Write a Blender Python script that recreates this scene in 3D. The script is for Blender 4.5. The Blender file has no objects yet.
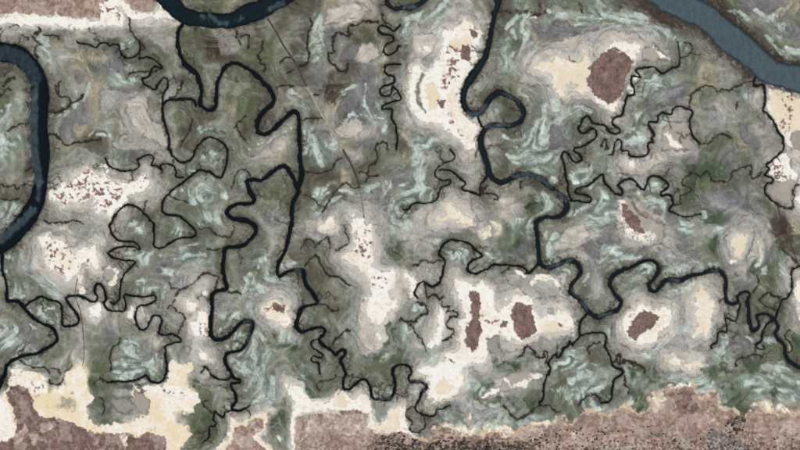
import bpy, bmesh, math, random
import numpy as np

# ------------------------------------------------------------------ camera, sky, sun, exposure
scene = bpy.context.scene
U = 5.0                                   # metres in one map unit
CX, CY = 400.0, 225.0                     # map unit under the camera
CAM_H = 14000.0
cam_data = bpy.data.cameras.new('camera')
cam_data.sensor_width = 36.0
cam_data.lens = 36.0 * CAM_H / (800 * U)
cam_data.clip_start = 100.0
cam_data.clip_end = 200000.0
cam = bpy.data.objects.new('camera', cam_data)
cam.location = (0, 0, CAM_H)
scene.collection.objects.link(cam)
scene.camera = cam

SUN_EL, SUN_AZ = math.radians(52), math.radians(60)      # azimuth clockwise from north (picture up)
world = bpy.data.worlds.new('World')
scene.world = world
world.use_nodes = True
wn = world.node_tree.nodes
sky = wn.new('ShaderNodeTexSky')
sky.sky_type = 'NISHITA'
sky.sun_disc = False
sky.sun_elevation = SUN_EL
sky.sun_rotation = SUN_AZ
world.node_tree.links.new(sky.outputs['Color'], wn['Background'].inputs['Color'])
wn['Background'].inputs['Strength'].default_value = 0.06
sun_data = bpy.data.lights.new('sun', 'SUN')
sun_data.energy = 3.6
sun_data.angle = math.radians(0.53)
sun_data.color = (1.0, 0.955, 0.90)
sun = bpy.data.objects.new('sun', sun_data)
sun.rotation_euler = (math.pi / 2 - SUN_EL, 0, math.pi - SUN_AZ)
sun.location = (0, 0, 5000)
scene.collection.objects.link(sun)
vs = scene.view_settings
vs.view_transform = 'Standard'
vs.look = 'None'
vs.exposure = 0.0
vs.gamma = 1.0
vs.use_curve_mapping = False
GAIN = 1.10        # what daylight does to a matt white surface at this exposure

# ------------------------------------------------------------------ survey data
# The plain was surveyed on sheets of 100 x 75 map units (1 unit = 5 m); "@32" is the
# sheet in column 3, row 2, with 6 divisions to the map unit; "@G" means plain map units.
COVER = {   # land-cover grid, 8 x 6 cells on each sheet
'00':'rrrrrrrr wwwwrrrr bggtoohb nhhtngdo oohtggnn doooghno','10':'whrrrooo wwhwbbbo hbhhgnov doadggod gmhoohhv mmahdhho',
'20':'vvnooohd ooooohdh dhhddhdh dkhvdvhd okovvvhd oooodvhd','30':'ddnbbbho dthbbnhd dtmhddhd dtmhdvhd othdmbbd dmhddmnd',
'40':'odhtgbho tthagbbo tbgawcwo dbbaccco dbbacwwd hwwacwod','50':'daodaooa dthhanta dtnmmmmg adtnmggg adtnggbb aahgbccb',
'60':'addkoooo attdkkoo gggttadd gbbbhhth bwwbbhoo rrboohho','70':'okvmmmnn ookththo dooodotm hkooodvh hhkoookt nhhkoooo',
'01':'vhoohhmn vhoohhgn vaoodamn avoohmmg ahoohmnd taoohnvd','11':'htahohdo gmmhhgoo gmbbhhdv hnbbbhvd thgbghvd dghmgbvd',
'21':'hovvvodo hhvvvdmh hhnvvdhb dhhvddhh aahddhgo hdhvhgbh','31':'dmddnmao hhkdtmao ahndmmao odndmaah ammhbbmd tttnmmao',
'41':'bwwcwwah gwacwcoh gwwwccda gbwwwbch bhhgbwcd dttaghwd','51':'hhhghcgc onahmggc ddhmatgm dahatoao ooatmaoa dattmmah',
'61':'rrwataho rrwoammn bwoommgn hboaohno hooaoahg aataobwb','71':'nhhodkoo ohhamnwb hgghdhcp hmghhdcp ohohghpb ovvnmgdw',
'02':'ahhoohvg hhdoohhg hhhooggc dddoowcc atahoggb aahoohgg','12':'oammhhho oaohbooa wgggboho ccccbbht ccbghhoo coodohao',
'22':'atohgbno hhhhhhoo ahhahohd thmhoovd ahnhdvvd athdovmh','32':'otamgvoh dddnddoh dddndohm dhddahth otttaamt hbcggbha',
'42':'ntghhbbh mahohbho mthdhbhd ttadhbdh aahggboo tbgcccbh','52':'dtattahh doaahhta ohddhdth bhhdoodh bgeaaoat bhthooht',
'62':'agbwbgmm atabbmhe ohtaohhe adoottoe atbbtaoo towrbmah','72':'ommohgdw eemohowc vvdohdwc ommmhogb mggmmvgb aemgmhkn',
'03':'ooobgbha oohgcchb oahhcccw ahthgccb hooatgwd hthotahd','13':'bohahoto gboohohd bdtthhaa hhhhmmhg bbohhmad hoohtaod',
'23':'dhhhohmh ahdoohnh tohoohnd hohovahh dohohtta bohtabba','33':'hbbhbwga dohogwge dhohgwge dddhgcma ddhvogww dohhogww',
'43':'ggghhogc gggahhoh ohgdtaha oohhahha wahohghh gwohgwbh','53':'oathhtbb oemhaabm omootbbm hohhthom gbbwwbog hwbbbgog',
'63':'mgcrbgag mhggbgmh tmghgmhm haataatt ohaahoao hoahoaag','73':'gaahggkn hehgcgod hvogcmad amogmvah ohomgvhv bgohvohv',
'04':'hohtohgb hhhttohb tmmhohgh ttmhohgh otthhbgo hwghghcv','14':'hohbhdhb gbbhahhb mhhgbhhw oathbhhg ohtmmaog vttataco',
'24':'bohhtnbb bhattbcg bohohhah bohthovt hhhttaho vohttavv','34':'hodoogww aohohbwh ohoahbwe ohohhbge oohohabe ahohovvh',
'44':'aahohwrb hhgwowrw tgbwowrw hggbawrg eoagawwh daawwwmo','54':'wrrwgghh wrrwwwho wrrcbwoh gwrgghoh ggogaohd eeggohta',
'64':'hoogghab oagwrwhb aagrrwag ahgrwggb oggghaga oaaveocc','74':'bhvoooeh chhoohoh bahhhvag hahmavvv otammovv ehgovate',
'05':'dpcwoccv wppcccco wppcnnco wpppprch wpqpqrrc rpqqrrrr','15':'ootaoocv oghccwwc oggbcccg ohghccgv crccpccv rrrrrpbv',
'25':'ohohtavg vhhoatac dvhoatvw vohhcovc vvhpqpov vnpqqchb','35':'evoohhho wvvbwcht cwwcwwta qpqppqac qppqqqcp qqpppprr',
'45':'hbbwwhag hwhwhaab cdohaaao bddaabta pddcccbc rrrrpppr','55':'gwgovoat ohoovtth aoooooda aoaahohp chqpcprp rrprpqpp',
'65':'ahaahoat ahahhbpp ahbhocpp qppprppp qppqprpp qpqprppq','75':'taoaataa thevahaa pcevhchn pqckpppp rmkkpppq mmmrprqp'}

# channels: id | name | fringe | label | course (x,y[,width in map units])
CHANNELS = r'''
R1|river|1.3|wide dark river bending along the left edge, silted pale on its inner side|@G -300,90,18 -40,49,18 0,52,18.5 18,55,18 31,66,17 38,82,17.5 40,100,18.5 39,130,19.5 40,160,17.5 41,182,14 36,203,17 22,224,18 8,240,17 0,245,16.5 -30,258,16 -300,330,16
R2|river|1.2|dark river bend crossing the top edge above the reddish corner plain|@G 60,-140,20 120,-60,20 150,-17,18 164,-4,18 172,5,19 182,14,17 195,18.5,15 212,20.5,16 232,20,16 250,14,20 266,7,20 276,0,20 292,-10,20 340,-40,20 400,-140,20
R5|river|3.0|broad blue-grey river crossing the top right corner|@G 480,-140,28 560,-60,28 640,-20,28 660,-6,27 680,5.5,26 698,12,26 714,24,27 727,37,28 740,47,28 755,57.5,26 769,70,25 785,76.5,26 800,80,26 830,85,26 1000,120,28
R6|river|1|short curl of river dipping in at the top edge, left of centre|@G 380,-60,5 386,-10,5 388,4,5 393,9,5 403,8,6.5 413,7,6.5 421,3,6 428,-4,6 440,-60,6
R3|tidal_creek|1.1|dark meandering creek leaving the top river and running to the central fork|@10 490,150,5 466,200,5.5 466,270 485,340,5 520,395,6.5 575,440,6 @G 198,79 201.5,88,5 200.5,98 201,106,5 @21 20,200,5 45,212 80,205 95,170 98,120 100,60 115,15 @20 135,430 165,390 200,378 250,395 310,430 @21 340,5,5.8 385,50 425,95 440,140 425,180 390,215 355,260 343,310 355,345 390,352 430,335 480,290 520,250 555,222 580,228 592,260 595,330 598,450 @32 0,60,6.5 12,130,7.5 5,180,7 @22 585,230,6.5
R3a|tidal_creek|1.1|creek with square bends going left and down from the central fork|@22 580,215,6 540,140,6 515,103,6 490,97,5.5 440,125 400,160 370,180 330,180 287,182 282,205 300,250 325,297 300,322 230,325 185,340 162,375 180,405 230,415 280,425 320,448 @23 337,15,5.5 335,45 310,75 270,115 235,132 170,133 148,155,5 140,220 138,290 150,330 162,370 150,388 100,397 75,420 70,450 @24 72,0 70,60 66,120 62,180 70,220 100,238,5 140,235 180,205 220,160 255,132,5 295,128,6.2 315,145,6 305,185,6 290,225,5.5 275,265,5 250,295,4.2 210,310 165,318,4.2 150,345 155,385 180,430,4 @25 190,0,3.5 210,22 240,30 235,48 185,52 195,85 215,125 218,155 200,180 190,205 210,215,3 250,210,2.5 300,180,1.6
R3b|tidal_creek|1.1|creek running straight down from the central fork, then winding to the bottom pond|@22 590,255,6 565,300,5.5 553,350,5 548,450 @23 545,0,4.5 530,80 510,150 475,220 462,270 468,303,4.2 490,305 530,280,4.2 570,268 600,268 @33 10,268,5 25,285,5.5 22,320,5.5 40,365 70,400 95,440 @34 105,0,4 100,20 75,28,4 30,38,4.2 5,65,5 @24 582,115,5.5 578,160 @34 5,190,4 60,177,3.8 120,163 147,180,4.5 140,208 112,235 135,265,4 180,300 215,325 240,302 268,300,3.8 265,330 245,360 260,400 275,450 @35 268,0,3.2 258,40 262,80 290,88 330,55 365,28 400,35 420,70 425,115 440,140 490,148,4 540,138,3.8 565,100,3.3 570,60 560,0 @34 555,445 562,410 590,392 @44 20,390,2.8 55,400 66,440 @45 55,5,2.8 48,22 65,40 110,40,3.5 150,55,3.8 158,75,3.3 130,105,3.8 115,150,2.2 90,190,2 95,215 150,240 195,250 212,235 215,212,1.4 260,200 300,180
R4|river|1.3|long river winding from the top centre down to the right edge|@G 505,-120,9 498,-20,8 @40 585,20,8 560,110,7.2 545,190,7 530,270,7 510,340,7.5 465,415,8.5 @41 425,20,8.5 392,80,7 378,140,6.5 387,190,6.5 420,225,7 465,232,7 500,200,7 540,140,7.5 570,113,7 600,103,6.5 @51 30,115,6.5 80,140,6 120,180,6 140,225,6 125,270,6 90,298,6 40,305,6.5 0,300,6 @41 560,300,6.5 515,320,7 490,360,7 485,410,7 495,450,7 @42 505,20,7.5 520,80,7.5 535,140,7.5 560,175,7 590,190,6.5 @52 20,192,6.5 60,175,6.5 110,150,6.5 160,145,6.5 215,160,6.5 260,190,6.5 310,230,6 350,265,6 390,300,6.5 400,340,6.5 375,385,6.2 330,405,5.5 270,405,5.5 230,425,6 @53 215,0,6 222,80,6 230,160,6.2 235,215,6.5 260,250,5.5 310,255,5 350,235,5 400,215,5.5 445,220,5.5 475,250,5.5 480,290,6 455,325,6 425,365,6 430,405,6 465,440,5.5 @54 475,0,5 510,45,5.5 545,85,5.5 590,100,5.5 @64 20,92,5.5 70,75,5.5 110,50,5 125,10,5 @63 100,425,5 70,390,5 58,350,5 75,310,5 115,280,5 180,255 250,222 300,212,5 340,235,5.3 352,270,5.3 330,310,5 295,350,5.3 300,385,5.5 330,402,5 360,370,5 390,335,5.5 430,328,6 480,332,5.3 520,315,5 560,300,5 600,295 @73 30,285,5 80,272,5.3 120,278,5.3 148,315,5 155,370,5 150,420,5 @74 160,8,5 190,22,5 225,12,4.5 @73 222,435,4 240,410,3.6 275,398,3.4 300,412,3.2 290,436,4 @74 285,5,5 288,60,5 295,120,5 310,175,5 335,182,4 352,155,3.5 348,130,3.5 340,100,3.5 358,82,3.5 400,85,3.5 435,105,4 458,135,4 468,165,4.3 450,200,4.5 470,240,4.5 505,275,5 512,330,5 540,370,5 600,405,5 @G 830,385,5 1000,410,6
N1|tidal_creek|.8|short narrow cut closing the neck of the ring shaped river loop|@41 462,240,3 470,265,2.6 480,290,2.6 490,312,3
B1|tidal_creek|1|narrow creek looping beside the dark meander, left of centre|@11 575,180,4 550,147,3.8 490,145,3.5 430,147,3.5 390,165,3.5 372,205,3.5 380,260,3 400,320 412,380 416,450 @12 425,0,2.5 430,30 465,65 500,75,3 540,60 562,30 568,0 @11 575,440,2.4 600,412 @21 20,395,2.4 50,376 100,385 140,410 160,445 @22 165,0 160,80 140,140 122,168 90,155 50,130 0,122 @12 585,122,2.8 555,145 500,190 440,235 390,290 372,335 380,375 420,388 480,400 515,430 @13 540,0,2.3 572,40 565,70 520,72 460,85 410,115 370,138 335,135 320,115 325,60 323,0 @12 320,445 280,395 230,350 180,330 130,345 95,385 70,440 @13 58,0 65,45 105,90 150,100 200,100 228,122 236,150 205,137 130,128 75,150 48,172 85,195 150,212 210,218 195,250 145,295 125,340 118,400 118,445 @14 105,8 85,24 60,10
W1|tidal_creek|1|creek curving down the left edge below the wide river|@03 14,180,4 12,260,3.3 30,330 40,380 44,445,3.5 @04 55,8,4.5 110,12,4.5 140,35,4.3 155,65,4 200,105,3.8 260,145 310,165 330,190,4.3 342,240 320,265,4 270,295 230,320,4 150,332 100,350 60,370 35,400,4.3 28,450,5 @05 18,10,5.5 0,60,5 -60,160,5 -400,400,6
W2|tidal_creek|1|narrow creek of tight loops crossing the lower left marsh|@04 150,40,3 175,15 @03 210,443,3 245,430 290,445 @04 345,12,2.8 372,45 370,110 375,150,3 400,162 450,148 475,118 462,85 430,45 402,5 @03 398,440 425,424 475,424 515,445 @04 540,8,3 575,5 @03 582,430 570,405 572,370 588,352 @13 2,352,2.5 28,395 38,440 @14 22,20 45,55 80,68 135,65 155,45 148,5 @13 142,430 150,415 200,425 270,430 320,420 335,440 @14 325,8 280,30 235,35 215,60 212,110 225,155 255,178 285,160 300,120 320,98 355,98 370,125 360,170 358,205 400,212 440,205 485,237 470,256 430,262 395,275 390,300 400,380 398,450 @15 395,0 380,30 340,50 302,35 280,5 240,20 200,35 150,42 100,38 45,48,2.2
C1|tidal_creek|.9|tight double loop creek under the top edge curl|@30 600,150,2.6 560,185,2.8 510,155,2.8 475,160,2.8 470,185,2.6 500,205 550,215 560,245 520,265 498,295 510,325 545,328 575,300 590,277 600,275
C2|tidal_creek|.9|narrow creek of hairpins beside the pale central pan near the top|@30 600,390,2.3 555,385 515,395 505,425 525,448 @31 565,15 560,50 500,70 480,95 495,125 535,120 550,90 560,70 600,125 @31 600,148,2.2 540,165 492,188 495,205 550,205 552,260 575,310 582,370 578,450
C3|tidal_creek|.9|hairpin creek joining the long river at its upper right bend|@42 300,0,1.6 325,30 315,60 265,80 225,105,2 208,135 215,165 240,180 290,178,2.2 305,190,2 280,210 245,225 232,265 215,300 160,318 100,315 70,330 55,355 15,355
C4|tidal_creek|.9|zigzag creek ending at the long river below the upper central pan|@42 235,120,2.4 290,120 330,145 370,180 390,200 370,230,2.2 400,245 440,255 480,272,2.2 480,220 505,180 525,155
C5|tidal_creek|.9|looping creek draining the central marsh into the long river|@53 225,238,3 200,265,3 170,290,3 155,265,2.6 130,250,2.5 80,245 30,238 0,240 @43 560,240,2.6 500,275 450,292,2.8 410,275 405,240 440,210 490,185,2.6 450,145 410,110 360,95 310,88,2.6 265,115 238,155 242,185 268,210 262,260 250,310 230,350 195,370 160,355 135,342,2 100,370 88,410 105,440
C6|tidal_creek|.9|creek of deep loops climbing past the dark red square plain|@52 430,300,2.8 410,260 405,210 392,150 388,90 368,45 380,12,2.8 410,25 430,60 455,75 488,60 480,30 440,2,2.5 @51 445,437,2.5 480,430 520,415 575,370 575,335 550,322 500,350 470,330 485,285 520,245 545,270 560,290 600,295 @61 30,305,2.5 60,340 90,355 115,345 110,320 75,295 70,275 95,255 135,235 145,180 165,130 200,115 200,70 185,40 190,12 215,8 240,15 @60 222,437,2.5 215,420 240,408 310,400 345,420 380,440 430,410,2 470,395 475,330,1.3 465,250
C7|tidal_creek|.9|zigzag creek running right from the long river above the red strip pan|@52 420,302,2.5 480,310 530,315 545,300 530,275 470,265 450,250 465,235 530,210 570,180 600,155 @62 15,150,2.5 25,185 60,230 95,265 125,270,2.8 130,240 110,215 125,195 180,172 215,200 260,240,2.8 290,175 320,155 360,162 405,205 395,235 365,255 370,275 410,268 430,280 435,325 415,360 440,375,1.8 490,400 530,400 600,385
C8|tidal_creek|.9|small scalloped creek below the mauve pan on the right|@62 55,35,2 75,25 82,0 @61 82,440 88,405 110,388 130,410 128,445 @62 140,8,2 165,8 180,32 240,40 285,22 293,0 @61 288,440,2.4 288,410 320,400 310,375 325,355 292,305 290,280 340,280 350,240 380,222 420,240 440,200 485,188 515,205 545,208,2 555,235 538,270 545,340 570,380 600,410,1.6
C9|tidal_creek|1.2|creek down the right side beside the speckled cream flat|@71 335,5,2.2 320,55,2.5 350,65 380,60,2.5 388,120 390,180 375,210,2.5 410,240 440,280 465,330 495,375,2.5 500,400 495,445 @72 460,40,2.2 400,85 415,115 390,150 435,175 430,200 400,205 385,245,2.2 410,285 460,325
C10|tidal_creek|1|creek leaving the long river towards the lower right, then straight down|@54 520,85,3 485,130,2.8 475,180,2.5 485,210,2.2 540,198,2 600,195 @64 20,200,2.4 38,230 30,280 55,330 70,380,2.5 90,405 125,415 140,435 @65 130,0,2.2 85,30,2.5 75,80 68,130 50,165 10,165
C11|tidal_creek|1|crooked creek of small teeth descending to the lower central marsh|@54 480,212,2.5 440,260 435,275 415,245 410,270 385,290 365,330 345,345 335,320 310,345 290,378,2.5 300,410 290,450 @55 280,0,2.3 265,60 258,120 250,155 235,165 245,182,1.8
C12|tidal_creek|1|creek splitting from the end of the long river near the right edge|@74 440,118,2.6 400,150,2.5 375,190,2.5 368,240,2.8 340,265,2.8 335,280,1.8 360,298 382,290 375,272
C13|tidal_creek|1|creek running up the right edge from the river junction|@74 450,112,2.8 465,70,2.8 475,40 488,0,2.2 @73 515,440,2 535,425 552,370,2.2 548,300,2.2 560,260,2.6 600,245
C14|tidal_creek|.9|thread of creek snaking below the yellow pan on the right|@74 240,20,2 235,60 215,120,2 185,120 155,105 150,125 160,160 155,195 125,185 105,205 100,250 65,270 70,290
C15|tidal_creek|.9|ragged little creek in the upper left marsh|@00 440,235,2 480,260 540,270 575,285 600,260 @10 40,255,2 60,275 110,265 120,310 150,345 210,340 240,300 235,250
C16|tidal_creek|.9|small creek loop above the narrow looping creek|@10 240,355,2 290,340 340,370 375,408 320,402 @11 295,5,2 255,25 262,50 325,88 350,60 375,18 400,30 408,75 380,115 372,185
C17|tidal_creek|.9|scalloped creek along the bank of the speckled left flat|@12 30,50,1.8 60,100 110,120 190,125 235,95 225,60 255,45 290,25 320,45 310,90 340,95 370,120 365,95 400,82 440,100 460,140 460,165 500,165
C18|tidal_creek|.9|curled creek beside the lower end of the straight central creek|@34 105,235,2 75,245 70,280 110,310 135,325 130,345 75,335 65,360 75,372 110,375 115,420 120,445
C19|tidal_creek|.9|creek curving through the marsh left of the bottom headland|@24 5,435,1.6 35,400 50,420 60,445 @25 75,5,2.4 110,25 160,30 190,12
C20|tidal_creek|.9|thin creek draining the lower left marsh beside the headland|@25 200,210,2 150,225 140,250 110,240 90,220 80,270 95,290 85,310 55,315 55,370 10,410,1.6
'''
# rills: thin dark creeks drawn in the mud  (width first)
RILLS = r'''
1.5 @31 450,445 455,420 500,405 520,415 525,445
1.8 @32 452,0 462,50 450,75 415,100 410,150 470,160
2 @30 465,130 400,125 340,145 295,155 290,190 310,205 270,215 235,190 205,215 195,260 205,310 170,325 180,370 215,400 240,425 275,420 285,385 272,440
1.8 @30 70,110 70,160 55,200 40,250 50,310 40,380 0,400
1.5 @30 500,75 500,120 545,150
1.5 @00 225,205 200,200 240,190 235,165
1.5 @00 190,220 230,250 240,270 210,280 205,310 225,350
1.5 @00 260,210 340,215 360,240
1.2 @00 60,160 90,145 110,155
1.5 @10 175,110 180,170 200,210 240,250 265,295 240,310 240,355
1.6 @10 375,410 310,430 250,430 180,440
1.5 @01 0,125 20,120 25,90 45,80 70,95
1.5 @01 15,70 50,30 90,15
1.7 @01 290,225 340,220 380,210 430,170 470,150 500,120
1.3 @01 420,165 410,130 360,125 345,60 360,40 330,85 355,125
1.9 @01 290,360 330,355 360,380 400,420 460,405 600,390
1 @01 160,295 120,290 100,310 60,325 40,335
1.3 @02 210,210 150,210 100,235 80,205 40,225 10,210
1.5 @02 265,420 300,440 380,430 470,425 500,440
1.2 @02 10,290 60,300 110,295
1.2 @02 80,385 110,400 150,385 170,370
1.2 @02 200,110 150,130
1 @12 265,360 270,320 285,310
1 @12 410,270 460,295 520,315
1 @12 370,110 375,130
1 @22 190,230 205,180 230,125 265,118 290,130 300,160
1 @23 0,15 60,25 100,60 150,75 185,70 200,30 200,0
1 @23 40,145 90,150 130,145
1.7 @23 0,300 45,282 85,300 110,325 90,385
1.2 @23 160,400 220,400 250,415
1.3 @13 450,425 480,390 550,360 600,310
1 @13 480,385 430,375 415,350
1.5 @32 30,130 100,140 150,130 195,110 210,70 250,50
1.2 @32 130,380 150,345 190,280 235,235 270,195 320,225 350,225
1 @32 30,270 80,290 100,320 140,340
1 @32 390,190 410,150 360,130 355,150
1.2 @33 0,150 15,120 45,85 75,95 95,135
1.2 @33 95,135 130,95 160,75 180,95 185,140
1.8 @33 30,250 60,205 100,190 130,240 165,295 230,310 270,345 295,360
1 @33 215,150 250,135 290,100 285,70 265,10
1.2 @34 110,20 165,35 180,55 220,68 235,55
1.8 @34 200,275 205,240 245,215 265,185 295,185
.9 @35 215,0 205,25 150,35 115,50 105,70 125,90
1.5 @42 490,240 520,215 500,260 570,265 590,290 560,300
1.4 @43 268,215 225,210 185,230 150,210 125,215 110,240 80,245
1.8 @43 145,350 155,400 165,440 190,420 215,420 235,445 255,430
1.5 @44 250,10 255,35 295,40 280,70 320,70 345,85 340,100 310,100 285,125 280,150 325,195 290,235 255,245
1.8 @44 105,10 140,30 165,65 150,85 115,95 95,125 40,130 0,120
1 @44 60,145 100,200 130,240 160,310
1.3 @62 440,325 470,330 490,310 485,270 530,260 545,235 520,220 495,210 500,175 550,135 600,160
1.2 @72 0,160 30,135 60,140 65,180 110,185 150,190 200,165 190,135 250,110 300,90 305,130 310,175 350,160 370,130
1.3 @61 535,190 545,150 550,110 600,80
1.2 @71 0,80 45,65 80,75 105,100 140,85 180,95 210,75 260,50 320,35 330,15
1.2 @71 0,415 50,410 90,370 130,355 190,375
1.6 @61 5,435 15,400 35,388 40,420
1.8 @61 30,445 40,415 45,440
1.4 @72 465,330 520,350 560,345 550,310 570,280 560,230 590,210
1.3 @73 345,300 350,350 325,400
2 @73 355,450 385,420 410,408 470,440
1.2 @74 360,10 395,40 460,60
1 @73 490,150 540,190 590,230
1.4 @74 335,280 320,325 280,345 240,345 210,375 215,400
1.4 @74 325,330 375,340 380,330
1.5 @74 540,180 515,195 515,230 545,270 550,310 520,320
2 @54 290,378 270,375 285,320 265,310 255,340 220,345 200,310 175,280 155,285 150,310 120,340
1.4 @55 240,185 200,205 170,235 130,250 120,265 70,245 20,180
1.4 @55 250,180 300,190 330,215 360,220
2 @64 75,375 100,365 105,330 125,330 120,365 110,385 140,380 150,360 200,375 250,395 270,430
1.5 @65 145,15 150,50 175,75 170,110
1.8 @55 600,150 575,115 530,125 490,155 470,185
1.5 @54 540,320 530,295 555,265 600,260
1.2 @25 80,230 40,200 15,175 20,155 60,155
1.7 @15 100,40 40,45 0,20
1.5 @14 60,430 75,380 60,355 70,320 75,280 110,265 125,230
1 @15 0,130 15,140 25,200 10,240
1.4 @04 130,365 180,400 270,405 295,440
1 @04 300,415 340,412 365,445
1 @04 390,445 430,390
1.2 @14 400,55 450,0
1.2 @14 435,40 500,95 480,180 470,200
1.4 @45 80,190 50,200 35,240 70,280 60,330 110,345 140,320 150,260 115,230
1 @60 500,250 540,260 550,310 510,345 480,350
1 @60 550,320 600,325
1.6 @20 220,180 225,240 240,270
1.4 @20 240,220 290,215 290,290
1.8 @20 375,250 370,290 345,330 365,360 355,380 395,395 380,430
1.5 @20 480,375 520,350 540,350
1.5 @20 520,440 560,420
1.5 @21 460,70 500,60 560,70
1.5 @21 270,250 220,300 240,360 270,390
1.5 @21 220,300 200,320
1.8 @31 20,270 80,262 130,262
2 @31 60,120 110,115
1.2 @05 380,20 350,60 300,40
1.2 @05 600,20 570,60
.8 @13 300,410 330,405
1 @00 130,215 170,230
1.5 @11 490,40 480,90 450,120 420,135
1.5 @11 560,270 530,340 500,390 480,430
1.2 @52 130,190 125,230
1.5 @71 230,160 215,200
1 @53 0,290 40,270 60,240
'''
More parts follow.
